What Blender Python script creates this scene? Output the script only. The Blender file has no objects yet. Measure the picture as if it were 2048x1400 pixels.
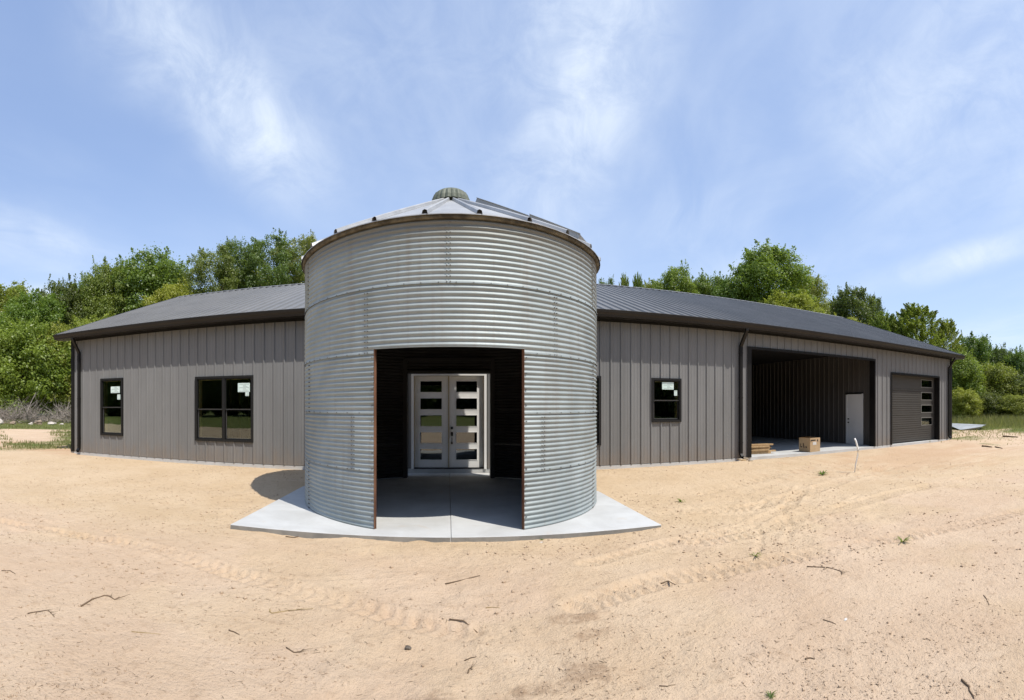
import bpy, bmesh, math, random
import numpy as np
from math import sin, cos, tan, pi, atan2, sqrt, radians
from mathutils import Vector

random.seed(7)
RNG = np.random.default_rng(11)
SC = bpy.context.scene
COL = SC.collection

# ------------------------------------------------------------------ camera
F_PX, X0_PX, H_PX = 980.0, 894.85, 811.4      # pixels per radian, heading column and horizon row of the 2048 px panorama
CAM_Z = 1.65
cd = bpy.data.cameras.new('camera')
cam = bpy.data.objects.new('camera', cd)
COL.objects.link(cam)
SC.camera = cam
cam.location = (0, 0, CAM_Z)
cam.rotation_euler = (pi / 2, 0, 0)
cd.type = 'PANO'
cd.panorama_type = 'CENTRAL_CYLINDRICAL'
cd.central_cylindrical_range_u_min = -X0_PX / F_PX
cd.central_cylindrical_range_u_max = (2048 - X0_PX) / F_PX
cd.central_cylindrical_range_v_min = -(1400 - H_PX) / F_PX
cd.central_cylindrical_range_v_max = H_PX / F_PX
cd.clip_start = 0.05
cd.clip_end = 3000

# ------------------------------------------------------------------ sun, sky, exposure
SUN_EL, SUN_AZ = radians(61), radians(135)      # azimuth clockwise from +Y
sl = bpy.data.lights.new('sun', 'SUN')
sl.energy = 4.1
sl.angle = radians(0.55)
sl.color = (1.0, 0.95, 0.87)
sun = bpy.data.objects.new('sun', sl)
COL.objects.link(sun)
sd = Vector((sin(SUN_AZ) * cos(SUN_EL), cos(SUN_AZ) * cos(SUN_EL), sin(SUN_EL)))
sun.rotation_euler = (-sd).to_track_quat('-Z', 'Y').to_euler()
sun.location = (20, -20, 40)

SC.view_settings.view_transform = 'Standard'
SC.view_settings.look = 'None'
SC.view_settings.exposure = 0.27
SC.view_settings.gamma = 1.0
SC.view_settings.use_curve_mapping = False
SC.render.engine = 'CYCLES'
SC.cycles.max_bounces = 7
SC.cycles.diffuse_bounces = 4
SC.cycles.transparent_max_bounces = 8
SC.cycles.use_denoising = True


class NT:
    """small helper to write node trees"""
    def __init__(self, nt):
        self.nt = nt
    def n(self, kind, **kw):
        nd = self.nt.nodes.new(kind)
        for k, v in kw.items():
            setattr(nd, k, v)
        return nd
    def link(self, a, b):
        self.nt.links.new(a, b)
    def setv(self, sock, v):
        if hasattr(v, 'is_output') or isinstance(v, bpy.types.NodeSocket):
            self.link(v, sock)
        else:
            sock.default_value = v
    def math(self, op, a, b=0.0, c=None, clamp=False):
        nd = self.n('ShaderNodeMath', operation=op, use_clamp=clamp)
        self.setv(nd.inputs[0], a)
        self.setv(nd.inputs[1], b)
        if c is not None:
            self.setv(nd.inputs[2], c)
        return nd.outputs[0]
    def mix(self, fac, a, b, blend='MIX'):
        nd = self.n('ShaderNodeMix', data_type='RGBA', blend_type=blend)
        self.setv(nd.inputs[0], fac)
        self.setv(nd.inputs[6], a)
        self.setv(nd.inputs[7], b)
        return nd.outputs[2]
    def noise(self, vec, scale, detail=3.0, rough=0.55, dist=0.0):
        nd = self.n('ShaderNodeTexNoise')
        if vec is not None:
            self.link(vec, nd.inputs['Vector'])
        nd.inputs['Scale'].default_value = scale
        nd.inputs['Detail'].default_value = detail
        nd.inputs['Roughness'].default_value = rough
        nd.inputs['Distortion'].default_value = dist
        return nd.outputs['Fac']
    def ramp(self, fac, a, b, smooth=True):
        nd = self.n('ShaderNodeMapRange')
        if smooth:
            nd.interpolation_type = 'SMOOTHSTEP'
        self.setv(nd.inputs['Value'], fac)
        nd.inputs['From Min'].default_value = a
        nd.inputs['From Max'].default_value = b
        return nd.outputs['Result']
    def mapping(self, vec, scale=(1, 1, 1), rot=(0, 0, 0), loc=(0, 0, 0)):
        nd = self.n('ShaderNodeMapping')
        self.link(vec, nd.inputs['Vector'])
        nd.inputs['Scale'].default_value = scale
        nd.inputs['Rotation'].default_value = rot
        nd.inputs['Location'].default_value = loc
        return nd.outputs['Vector']
    def comb(self, x, y, z):
        nd = self.n('ShaderNodeCombineXYZ')
        self.setv(nd.inputs[0], x); self.setv(nd.inputs[1], y); self.setv(nd.inputs[2], z)
        return nd.outputs[0]


world = bpy.data.worlds.new('World')
SC.world = world
world.use_nodes = True
W = NT(world.node_tree)
bg = world.node_tree.nodes['Background']
sky = W.n('ShaderNodeTexSky', sky_type='NISHITA', sun_disc=False)
sky.sun_elevation = SUN_EL
sky.sun_rotation = SUN_AZ
sky.altitude = 100
sky.air_density = 1.0
sky.dust_density = 0.6
sky.ozone_density = 1.6
tc = W.n('ShaderNodeTexCoord')
sep = W.n('ShaderNodeSeparateXYZ')
W.link(tc.outputs['Generated'], sep.inputs[0])
dx, dy, dz = sep.outputs
az = W.math('ARCTAN2', dx, dy)
hyp = W.math('SQRT', W.math('ADD', W.math('MULTIPLY', dx, dx), W.math('MULTIPLY', dy, dy)))
el = W.math('DIVIDE', dz, W.math('MAXIMUM', hyp, 0.05))
ev = W.comb(az, el, 0.0)
# a plane of thin high cloud: texture laid on a flat layer overhead
zc = W.math('MAXIMUM', W.math('ADD', dz, 0.16), 0.05)
pv = W.comb(W.math('DIVIDE', dx, zc), W.math('DIVIDE', dy, zc), 0.0)
pr = W.mapping(pv, rot=(0, 0, 0.24))            # cirrus combed towards one point of the horizon
warp = W.noise(pr, 0.7, 3.0, 0.5)
pw = W.n('ShaderNodeVectorMath', operation='ADD')
W.link(pr, pw.inputs[0])
W.link(W.comb(W.math('MULTIPLY', warp, 0.45), W.math('MULTIPLY', warp, 0.35), 0.0), pw.inputs[1])
pw = pw.outputs[0]
n_big = W.noise(W.mapping(pw, scale=(0.85, 0.34, 1), loc=(2.2, 0.3, 0)), 1.2, 5.0, 0.55, 0.3)
n_fib = W.noise(W.mapping(pw, scale=(2.2, 0.34, 1)), 1.4, 7.0, 0.58, 0.15)
n_fine = W.noise(W.mapping(pw, scale=(1.5, 0.6, 1)), 2.4, 8.0, 0.62, 0.6)
n_soft = W.noise(ev, 2.1, 4.0, 0.5, 0.3)
veil = W.math('MULTIPLY', W.ramp(n_big, 0.36, 0.74), W.ramp(n_fine, 0.18, 0.80))
def wisp(ax, ey, sx, sy, rot, soft=1.0):
    """one bank of cirrus: centre azimuth, elevation slope, half sizes, tilt"""
    v = W.mapping(ev, loc=(-ax, -ey, 0))
    v = W.mapping(v, rot=(0, 0, rot))
    v = W.mapping(v, scale=(1 / sx, 1 / sy, 1))
    ln = W.n('ShaderNodeVectorMath', operation='LENGTH')
    W.link(v, ln.inputs[0])
    d = W.math('ADD', ln.outputs['Value'], W.math('MULTIPLY', W.math('SUBTRACT', n_fine, 0.5), 0.7))
    d = W.math('ADD', d, W.math('MULTIPLY', W.math('SUBTRACT', n_soft, 0.5), 1.1))
    return W.math('MULTIPLY', W.ramp(d, 1.60, 0.0), soft * 0.76)
wisps = [wisp(-0.47, 0.66, 0.11, 0.30, radians(-41), 0.42), wisp(-0.37, 0.53, 0.10, 0.14, radians(-41), 0.62), wisp(-0.62, 0.78, 0.14, 0.18, radians(-41), 0.30),
         wisp(0.29, 0.74, 0.13, 0.44, radians(9), 0.66), wisp(0.02, 0.72, 0.46, 0.24, radians(10), 0.34),
         wisp(0.14, 0.42, 0.16, 0.22, radians(-20), 0.22),
         wisp(1.10, 0.70, 0.30, 0.30, radians(-20), 0.55), wisp(1.06, 0.30, 0.20, 0.03, radians(-16), 0.55), wisp(0.85, 0.62, 0.12, 0.16, radians(-40), 0.3),
         wisp(0.62, 0.28, 0.10, 0.035, radians(-6), 0.30), wisp(-0.80, 0.33, 0.16, 0.08, radians(24), 0.30),
         wisp(-0.83, 0.225, 0.10, 0.022, radians(3), 0.60),
         wisp(2.2, 0.6, 0.4, 0.3, 0.5, 0.6), wisp(-2.0, 0.5, 0.5, 0.3, -0.4, 0.6), wisp(3.0, 0.7, 0.4, 0.4, 0.2, 0.6)]
tot = W.math('ADD', 0.02, W.math('MULTIPLY', veil, 0.46))
n_det = W.noise(W.mapping(ev, scale=(1.0, 1.0, 1), rot=(0, 0, 0.5)), 7.0, 9.0, 0.66, 0.6)
fibre = W.math('MULTIPLY', W.math('ADD', 0.45, W.math('MULTIPLY', W.ramp(n_det, 0.25, 0.75), 0.95)), W.math('ADD', W.math('MULTIPLY', W.ramp(n_fib, 0.05, 0.80), 0.75), W.math('MULTIPLY', W.ramp(n_fine, 0.1, 0.85), 0.55)))
for w_ in wisps:
    tot = W.math('ADD', tot, W.math('MULTIPLY', w_, fibre))
low = W.ramp(el, 0.55, 0.0)                     # thin haze low down
tot = W.math('ADD', tot, W.math('MULTIPLY', low, 0.27))
tot = W.math('MINIMUM', tot, 0.92)
SKY_STRENGTH = 0.15
skyc = W.mix(0.42, sky.outputs[0], (2.65, 3.65, 6.1, 1))
mixed = W.mix(tot, skyc, (4.9, 5.45, 6.2, 1))
W.link(mixed, bg.inputs['Color'])
bg.inputs['Strength'].default_value = SKY_STRENGTH

# ------------------------------------------------------------------ materials
MATS = {}
def mat(name, color=(0.5, 0.5, 0.5), rough=0.6, metal=0.0, spec=0.5, build=None):
    m = bpy.data.materials.new(name)
    m.use_nodes = True
    p = m.node_tree.nodes['Principled BSDF']
    p.inputs['Base Color'].default_value = (*color, 1)
    p.inputs['Roughness'].default_value = rough
    p.inputs['Metallic'].default_value = metal
    p.inputs['Specular IOR Level'].default_value = spec
    if build:
        build(NT(m.node_tree), p)
    MATS[name] = m
    return m

def mottled(c1, c2, scale, rough=(0.5, 0.7), bump=0.0, bscale=60.0, stretch=(1, 1, 1), objvar=0.0):
    def b(t, p):
        co = t.n('ShaderNodeTexCoord').outputs['Object']
        v = t.mapping(co, scale=stretch)
        f = t.noise(v, scale, 6.0, 0.6)
        c = t.mix(t.ramp(f, 0.3, 0.7), (*c1, 1), (*c2, 1))
        if objvar:
            oi = t.n('ShaderNodeObjectInfo')
            k = t.math('ADD', t.math('MULTIPLY', oi.outputs['Random'], objvar), 1 - objvar / 2)
            c = t.mix(1.0, c, t.comb(k, k, k), 'MULTIPLY')
        t.link(c, p.inputs['Base Color'])
        r = t.n('ShaderNodeMapRange')
        t.link(f, r.inputs[0])
        r.inputs['To Min'].default_value, r.inputs['To Max'].default_value = rough
        t.link(r.outputs[0], p.inputs['Roughness'])
        if bump:
            bn = t.n('ShaderNodeBump')
            bn.inputs['Strength'].default_value = bump
            bn.inputs['Distance'].default_value = 0.01
            t.link(t.noise(v, bscale, 4.0, 0.6), bn.inputs['Height'])
            t.link(bn.outputs[0], p.inputs['Normal'])
    return b

# painted steel siding, slightly oil-canned
def siding(t, p):
    mottled((0.174, 0.174, 0.171), (0.200, 0.200, 0.197), 1.3, (0.42, 0.56), 0.06, 5.0, (1, 1, 0.35), 0.09)(t, p)
    src = p.inputs['Base Color'].links[0].from_socket
    co = t.n('ShaderNodeTexCoord').outputs['Object']
    sp = t.n('ShaderNodeSeparateXYZ')
    t.link(co, sp.inputs[0])
    h = t.math('ADD', sp.outputs[2], t.math('MULTIPLY', t.noise(t.mapping(co, scale=(3, 3, 1)), 2.0, 6.0, 0.65), -1.3))
    k = t.math('MULTIPLY', t.ramp(h, 0.0, -0.75), 0.34)
    c = t.mix(k, src, (0.235, 0.170, 0.115, 1))
    run = t.math('MULTIPLY', t.ramp(t.noise(t.mapping(co, scale=(7, 7, 0.25)), 1.0, 5.0, 0.6), 0.56, 0.76), 0.16)
    c = t.mix(run, c, (0.13, 0.12, 0.11, 1))
    t.link(c, p.inputs['Base Color'])
mat('siding_grey', spec=0.4, build=siding)
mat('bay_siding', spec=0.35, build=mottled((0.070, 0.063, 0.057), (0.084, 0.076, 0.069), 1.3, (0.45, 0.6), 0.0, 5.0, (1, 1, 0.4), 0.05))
mat('roof_charcoal', spec=0.35, build=mottled((0.152, 0.147, 0.138), (0.182, 0.176, 0.166), 0.9, (0.34, 0.46), 0.03, 4.0, (1, 1, 1), 0.10))
mat('black_trim', spec=0.25, build=mottled((0.008, 0.0075, 0.007), (0.012, 0.011, 0.010), 2.0, (0.40, 0.55)))
mat('bronze_trim', spec=0.3, build=mottled((0.015, 0.0125, 0.0105), (0.021, 0.018, 0.0155), 1.2, (0.36, 0.5)))
mat('window_black', (0.013, 0.013, 0.013), 0.45, spec=0.3)
mat('sash_line', (0.16, 0.155, 0.15), 0.5)
mat('door_white', spec=0.45, build=mottled((0.82, 0.81, 0.78), (0.86, 0.85, 0.82), 2.0, (0.4, 0.5)))
mat('jamb_tan', (0.50, 0.40, 0.24), 0.6)
mat('handle_black', (0.012, 0.012, 0.013), 0.4, 0.3)
mat('service_door', spec=0.4, build=mottled((0.62, 0.62, 0.61), (0.67, 0.67, 0.66), 1.4, (0.4, 0.52)))
mat('overhead_door', spec=0.4, build=mottled((0.058, 0.055, 0.051), (0.066, 0.063, 0.058), 1.4, (0.40, 0.5)))
mat('pane_trim', (0.17, 0.165, 0.15), 0.5)
mat('sticker', spec=0.4, build=mottled((0.60, 0.74, 0.70), (0.68, 0.80, 0.76), 8.0, (0.4, 0.5)))
mat('print_grey', (0.22, 0.26, 0.25), 0.6)
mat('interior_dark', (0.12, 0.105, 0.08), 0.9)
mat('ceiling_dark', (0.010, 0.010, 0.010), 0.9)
mat('pine', spec=0.3, build=mottled((0.46, 0.33, 0.17), (0.56, 0.42, 0.24), 3.0, (0.6, 0.75), 0.1, 30.0, (1, 1, 8), 0.3))
mat('lumber', spec=0.3, build=mottled((0.36, 0.235, 0.115), (0.50, 0.34, 0.18), 3.0, (0.6, 0.8), 0.1, 30.0, (6, 6, 1), 0.35))
mat('grey_wood', spec=0.3, build=mottled((0.26, 0.21, 0.15), (0.40, 0.33, 0.24), 6.0, (0.7, 0.9), 0.2, 40.0, (1, 1, 1), 0.3))
mat('cardboard', spec=0.2, build=mottled((0.40, 0.285, 0.165), (0.45, 0.325, 0.195), 5.0, (0.75, 0.9), 0.05, 30.0))
mat('paper_white', (0.55, 0.54, 0.51), 0.7)
mat('marker', (0.035, 0.022, 0.015), 0.7)
mat('pvc_white', (0.82, 0.80, 0.75), 0.4)
mat('twig_bark', spec=0.2, build=mottled((0.115, 0.075, 0.045), (0.20, 0.145, 0.095), 14.0, (0.8, 0.95), 0.2, 60.0, (1, 1, 1), 0.4))
mat('straw', spec=0.2, build=mottled((0.28, 0.20, 0.09), (0.36, 0.27, 0.13), 14.0, (0.7, 0.9)))
mat('brush_grey', spec=0.2, build=mottled((0.20, 0.17, 0.14), (0.36, 0.31, 0.27), 3.0, (0.8, 0.95)))
mat('trunk_bark', spec=0.2, build=mottled((0.085, 0.068, 0.052), (0.15, 0.125, 0.10), 5.0, (0.8, 0.95), 0.3, 12.0, (1, 1, 0.3)))
mat('rock', spec=0.3, build=mottled((0.42, 0.36, 0.30), (0.62, 0.57, 0.51), 5.0, (0.7, 0.9), 0.3, 10.0))
mat('red_clay', spec=0.2, build=mottled((0.18, 0.135, 0.10), (0.38, 0.29, 0.21), 4.0, (0.8, 0.95), 0.3, 10.0))
mat('sheet_grey', spec=0.5, build=mottled((0.30, 0.31, 0.31), (0.40, 0.41, 0.41), 2.0, (0.4, 0.55)))
mat('bolt_zinc', (0.16, 0.155, 0.145), 0.5, 0.4)
mat('cap_green', spec=0.4, build=mottled((0.085, 0.098, 0.070), (0.17, 0.185, 0.14), 5.0, (0.5, 0.7)))

def concrete(t, p):
    co = t.n('ShaderNodeTexCoord').outputs['Object']
    f = t.noise(co, 1.1, 6.0, 0.62, 0.4)
    g = t.noise(co, 14.0, 4.0, 0.6)
    s = t.noise(t.mapping(co, scale=(0.5, 5, 1)), 2.0, 4.0, 0.55)
    c = t.mix(t.ramp(f, 0.3, 0.72), (0.44, 0.44, 0.425, 1), (0.545, 0.55, 0.54, 1))
    c = t.mix(t.math('MULTIPLY', t.ramp(s, 0.45, 0.75), 0.25), c, (0.46, 0.45, 0.42, 1))
    c = t.mix(t.math('MULTIPLY', t.ramp(g, 0.62, 0.8), 0.2), c, (0.40, 0.39, 0.37, 1))
    dust = t.math('MULTIPLY', t.ramp(t.noise(co, 2.3, 7.0, 0.7, 0.8), 0.56, 0.74), 0.38)
    c = t.mix(dust, c, (0.47, 0.385, 0.29, 1))
    t.link(c, p.inputs['Base Color'])
    p.inputs['Roughness'].default_value = 0.78
    bn = t.n('ShaderNodeBump')
    bn.inputs['Strength'].default_value = 0.12
    bn.inputs['Distance'].default_value = 0.01
    t.link(t.noise(t.mapping(co, scale=(1, 6, 1)), 30.0, 5.0, 0.6), bn.inputs['Height'])
    t.link(bn.outputs[0], p.inputs['Normal'])
mat('concrete', build=concrete)

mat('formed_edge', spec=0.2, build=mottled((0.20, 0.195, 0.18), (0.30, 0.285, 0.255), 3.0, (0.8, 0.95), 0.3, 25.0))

def galv(t, p):
    co = t.n('ShaderNodeTexCoord').outputs['Object']
    oi = t.n('ShaderNodeObjectInfo')
    big = t.noise(co, 0.9, 5.0, 0.6, 0.5)
    streak = t.noise(t.mapping(co, scale=(9, 9, 0.35)), 1.0, 5.0, 0.62)
    spang = t.noise(co, 45.0, 3.0, 0.6)
    c = t.mix(t.ramp(big, 0.3, 0.7), (0.275, 0.312, 0.310, 1), (0.370, 0.415, 0.415, 1))
    k = t.math('ADD', t.math('MULTIPLY', oi.outputs['Random'], 0.16), 0.90)
    c = t.mix(1.0, c, t.comb(k, k, k), 'MULTIPLY')
    c = t.mix(t.math('MULTIPLY', t.ramp(streak, 0.48, 0.74), 0.60), c, (0.27, 0.27, 0.25, 1))
    c = t.mix(t.math('MULTIPLY', t.ramp(spang, 0.5, 0.72), 0.22), c, (0.31, 0.315, 0.305, 1))
    # old dirt on the topmost ring below the eave and scattered rust spots
    sepz = t.n('ShaderNodeSeparateXYZ')
    t.link(co, sepz.inputs[0])
    top = t.ramp(t.math('ADD', sepz.outputs[2], t.math('MULTIPLY', big, 0.35)), 3.92, 4.36)
    c = t.mix(t.math('MULTIPLY', top, 0.80), c, (0.15, 0.135, 0.105, 1))
    spots = t.ramp(t.noise(co, 11.0, 5.0, 0.72), 0.69, 0.76)
    c = t.mix(t.math('MULTIPLY', spots, 0.8), c, (0.17, 0.14, 0.10, 1))
    moss = t.math('MULTIPLY', t.ramp(t.noise(co, 3.1, 6.0, 0.75), 0.62, 0.74), 0.25)
    c = t.mix(moss, c, (0.33, 0.31, 0.22, 1))
    t.link(c, p.inputs['Base Color'])
    p.inputs['Metallic'].default_value = 0.20
    r = t.n('ShaderNodeMapRange')
    t.link(spang, r.inputs[0])
    r.inputs['To Min'].default_value, r.inputs['To Max'].default_value = 0.46, 0.66
    t.link(r.outputs[0], p.inputs['Roughness'])
    bn = t.n('ShaderNodeBump')
    bn.inputs['Strength'].default_value = 0.10
    bn.inputs['Distance'].default_value = 0.01
    t.link(t.noise(co, 5.0, 4.0, 0.6), bn.inputs['Height'])
    t.link(bn.outputs[0], p.inputs['Normal'])
mat('galvanised', build=galv)

def galv_roof(t, p):
    co = t.n('ShaderNodeTexCoord').outputs['Object']
    f = t.noise(co, 1.4, 5.0, 0.65, 0.6)
    c = t.mix(t.ramp(f, 0.3, 0.7), (0.36, 0.362, 0.358, 1), (0.47, 0.47, 0.462, 1))
    rust = t.ramp(t.noise(co, 3.2, 6.0, 0.7), 0.63, 0.74)
    c = t.mix(t.math('MULTIPLY', rust, 0.5), c, (0.34, 0.22, 0.15, 1))
    t.link(c, p.inputs['Base Color'])
    p.inputs['Metallic'].default_value = 0.35
    p.inputs['Roughness'].default_value = 0.5
mat('galvanised_roof', build=galv_roof)
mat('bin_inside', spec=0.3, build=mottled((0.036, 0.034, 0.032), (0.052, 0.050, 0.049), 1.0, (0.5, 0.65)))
mat('eave_dirt', spec=0.3, build=mottled((0.060, 0.050, 0.034), (0.19, 0.165, 0.115), 6.0, (0.7, 0.9), 0.2, 20.0))
mat('rust', spec=0.3, build=mottled((0.115, 0.055, 0.033), (0.22, 0.115, 0.068), 6.0, (0.7, 0.9), 0.3, 40.0, (1, 1, 0.4)))

def glass(name, tint, gloss=1.0):
    m = bpy.data.materials.new(name)
    m.use_nodes = True
    t = NT(m.node_tree)
    m.node_tree.nodes.remove(m.node_tree.nodes['Principled BSDF'])
    out = m.node_tree.nodes['Material Output']
    tr = t.n('ShaderNodeBsdfTransparent')
    tr.inputs[0].default_value = (*tint, 1)
    gl = t.n('ShaderNodeBsdfGlossy')
    gl.inputs['Roughness'].default_value = 0.0
    gl.inputs[0].default_value = (0.95, 0.98, 0.95, 1)
    co = t.n('ShaderNodeTexCoord').outputs['Object']
    bn = t.n('ShaderNodeBump')
    bn.inputs['Strength'].default_value = 0.06
    bn.inputs['Distance'].default_value = 0.02
    t.link(t.noise(co, 1.6, 1.0, 0.4), bn.inputs['Height'])
    t.link(bn.outputs[0], gl.inputs['Normal'])
    fr = t.n('ShaderNodeFresnel')
    fr.inputs[0].default_value = 1.52
    f = t.math('MULTIPLY', fr.outputs[0], 2.2 * gloss, clamp=True)
    mx = t.n('ShaderNodeMixShader')
    t.link(f, mx.inputs[0]); t.link(tr.outputs[0], mx.inputs[1]); t.link(gl.outputs[0], mx.inputs[2])
    t.link(mx.outputs[0], out.inputs[0])
    MATS[name] = m
glass('window_glass', (0.80, 0.85, 0.80), 0.80)
glass('garage_glass', (0.55, 0.58, 0.52), 0.35)
glass('door_glass', (0.25, 0.28, 0.27), 1.3)

def leaf_mat(name, c1, c2):
    m = bpy.data.materials.new(name)
    m.use_nodes = True
    t = NT(m.node_tree)
    m.node_tree.nodes.remove(m.node_tree.nodes['Principled BSDF'])
    out = m.node_tree.nodes['Material Output']
    at = t.n('ShaderNodeAttribute', attribute_name='tone')
    oi = t.n('ShaderNodeObjectInfo')
    c = t.mix(at.outputs['Fac'], (*c1, 1), (*c2, 1))
    k = t.math('ADD', t.math('MULTIPLY', oi.outputs['Random'], 0.45), 0.80)
    c = t.mix(1.0, c, t.comb(t.math('MULTIPLY', k, k), k, k), 'MULTIPLY')
    d = t.n('ShaderNodeBsdfDiffuse')
    tl = t.n('ShaderNodeBsdfTranslucent')
    gl = t.n('ShaderNodeBsdfGlossy')
    gl.inputs['Roughness'].default_value = 0.45
    t.link(c, d.inputs[0])
    t.link(t.mix(0.35, c, (0.30, 0.40, 0.03, 1)), tl.inputs[0])
    m1 = t.n('ShaderNodeMixShader'); m1.inputs[0].default_value = 0.50
    t.link(d.outputs[0], m1.inputs[1]); t.link(tl.outputs[0], m1.inputs[2])
    m2 = t.n('ShaderNodeMixShader'); m2.inputs[0].default_value = 0.035
    t.link(m1.outputs[0], m2.inputs[1]); t.link(gl.outputs[0], m2.inputs[2])
    t.link(m2.outputs[0], out.inputs[0])
    MATS[name] = m
leaf_mat('leaf_fresh', (0.185, 0.245, 0.026), (0.310, 0.375, 0.060))
leaf_mat('leaf_green', (0.140, 0.195, 0.026), (0.255, 0.318, 0.056))
leaf_mat('leaf_olive', (0.150, 0.185, 0.036), (0.260, 0.300, 0.080))
leaf_mat('leaf_dark', (0.080, 0.108, 0.020), (0.160, 0.195, 0.042))
leaf_mat('grass_blade', (0.14, 0.165, 0.05), (0.32, 0.30, 0.13))

# ------------------------------------------------------------------ mesh helpers
class MB:
    def __init__(self):
        self.v, self.f, self.m = [], [], []
    def face(self, pts, m=0):
        i = len(self.v)
        self.v += [tuple(p) for p in pts]
        self.f.append(list(range(i, i + len(pts))))
        self.m.append(m)
    def box(self, x0, x1, y0, y1, z0, z1, m=0, T=None):
        P = [(x, y, z) for z in (z0, z1) for y in (y0, y1) for x in (x0, x1)]
        if T:
            P = [T(*p) for p in P]
        i = len(self.v)
        self.v += P
        for q in ((0, 2, 3, 1), (4, 5, 7, 6), (0, 1, 5, 4), (2, 6, 7, 3), (0, 4, 6, 2), (1, 3, 7, 5)):
            self.f.append([i + k for k in q]); self.m.append(m)
        return self
    def tube(self, pts, rads, n=6, m=0, cap=True):
        pts = [Vector(p) for p in pts]
        if not hasattr(rads, '__len__'):
            rads = [rads] * len(pts)
        i0 = len(self.v)
        for k, p in enumerate(pts):
            a = pts[max(k - 1, 0)]; b = pts[min(k + 1, len(pts) - 1)]
            d = (b - a).normalized()
            u = d.cross(Vector((0, 0, 1)))
            if u.length < 0.05:
                u = d.cross(Vector((0, 1, 0)))
            u.normalize(); w = d.cross(u)
            for j in range(n):
                t = 2 * pi * j / n
                self.v.append(tuple(p + rads[k] * (cos(t) * u + sin(t) * w)))
        for k in range(len(pts) - 1):
            for j in range(n):
                a = i0 + k * n + j; b = i0 + k * n + (j + 1) % n
                self.f.append([a, b, b + n, a + n]); self.m.append(m)
        if cap:
            self.f.append([i0 + j for j in range(n)][::-1]); self.m.append(m)
            e = i0 + (len(pts) - 1) * n
            self.f.append([e + j for j in range(n)]); self.m.append(m)
        return self
    def extrude(self, prof, a, b, axis='x', m=0, closed=True):
        """profile of (y, z) points swept along x"""
        i = len(self.v); n = len(prof)
        for xx in (a, b):
            self.v += [(xx, p[0], p[1]) if axis == 'x' else (p[0], xx, p[1]) for p in prof]
        for k in range(n if closed else n - 1):
            l = (k + 1) % n
            self.f.append([i + k, i + l, i + n + l, i + n + k]); self.m.append(m)
        if closed:
            self.f.append([i + k for k in range(n)]); self.m.append(m)
            self.f.append([i + n + k for k in range(n)][::-1]); self.m.append(m)
        return self
    def build(self, name, mats, parent=None, smooth=False, loc=None, bevel=0.0, fixn=True):
        me = bpy.data.meshes.new(name)
        me.from_pydata(self.v, [], self.f)
        if isinstance(mats, str):
            mats = [mats]
        for x in mats:
            me.materials.append(MATS[x])
        for p, mi in zip(me.polygons, self.m):
            p.material_index = mi
            p.use_smooth = smooth
        if fixn:
            bm = bmesh.new(); bm.from_mesh(me)
            bmesh.ops.recalc_face_normals(bm, faces=bm.faces[:])
            if bevel:
                bmesh.ops.bevel(bm, geom=bm.edges[:], offset=bevel, segments=1, affect='EDGES', profile=0.5)
            bm.to_mesh(me); bm.free()
        me.update()
        return link(name, me, parent, loc)

def link(name, me, parent=None, loc=None):
    o = bpy.data.objects.new(name, me)
    COL.objects.link(o)
    if parent is not None:
        o.parent = parent
    if loc is not None:
        o.location = loc
    return o

def empty(name, loc=(0, 0, 0), rz=0.0):
    o = bpy.data.objects.new(name, None)
    o.empty_display_size = 0.3
    COL.objects.link(o)
    o.location = loc
    o.rotation_euler = (0, 0, rz)
    return o

def tag(o, label=None, cat=None, group=None, kind=None):
    if label: o['label'] = label
    if cat: o['category'] = cat
    if group: o['group'] = group
    if kind: o['kind'] = kind
    return o

def np_mesh(name, verts, faces, mats, smooth=False, attrs=None, mi=None):
    """faces: (n,k) int array"""
    me = bpy.data.meshes.new(name)
    n, k = faces.shape
    me.vertices.add(len(verts)); me.vertices.foreach_set('co', np.ascontiguousarray(verts, dtype=np.float32).ravel())
    me.loops.add(n * k); me.loops.foreach_set('vertex_index', np.ascontiguousarray(faces, dtype=np.int32).ravel())
    me.polygons.add(n); me.polygons.foreach_set('loop_start', np.arange(0, n * k, k, dtype=np.int32))
    me.polygons.foreach_set('loop_total', np.full(n, k, dtype=np.int32))
    if smooth:
        me.polygons.foreach_set('use_smooth', np.ones(n, dtype=bool))
    for x in mats:
        me.materials.append(MATS[x])
    if mi is not None:
        me.polygons.foreach_set('material_index', np.asarray(mi, dtype=np.int32))
    me.update(calc_edges=True)
    for an, (dom, arr) in (attrs or {}).items():
        a = me.attributes.new(an, 'FLOAT', dom)
        a.data.foreach_set('value', np.asarray(arr, dtype=np.float32))
    return me

def vnoise(x, y, seed=0):
    """smooth value noise on numpy arrays"""
    xi = np.floor(x).astype(np.int64); yi = np.floor(y).astype(np.int64)
    fx = x - xi; fy = y - yi
    fx = fx * fx * (3 - 2 * fx); fy = fy * fy * (3 - 2 * fy)
    def h(a, b):
        n = (a * 374761393 + b * 668265263 + seed * 1442695041) & 0xFFFFFFFF
        n = ((n ^ (n >> 13)) * 1274126177) & 0xFFFFFFFF
        return ((n ^ (n >> 16)) & 0xFFFF) / 65535.0
    return (h(xi, yi) * (1 - fx) + h(xi + 1, yi) * fx) * (1 - fy) + (h(xi, yi + 1) * (1 - fx) + h(xi + 1, yi + 1) * fx) * fy
def fbm(x, y, oct=4, seed=0):
    s = 0; a = 0.5; t = 0
    for k in range(oct):
        s = s + a * vnoise(x, y, seed + k); t += a
        x = x * 2.03 + 17.1; y = y * 2.03 + 5.3; a *= 0.5
    return s / t
def sstep(a, b, x):
    t = np.clip((x - a) / (b - a), 0, 1)
    return t * t * (3 - 2 * t)

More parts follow.
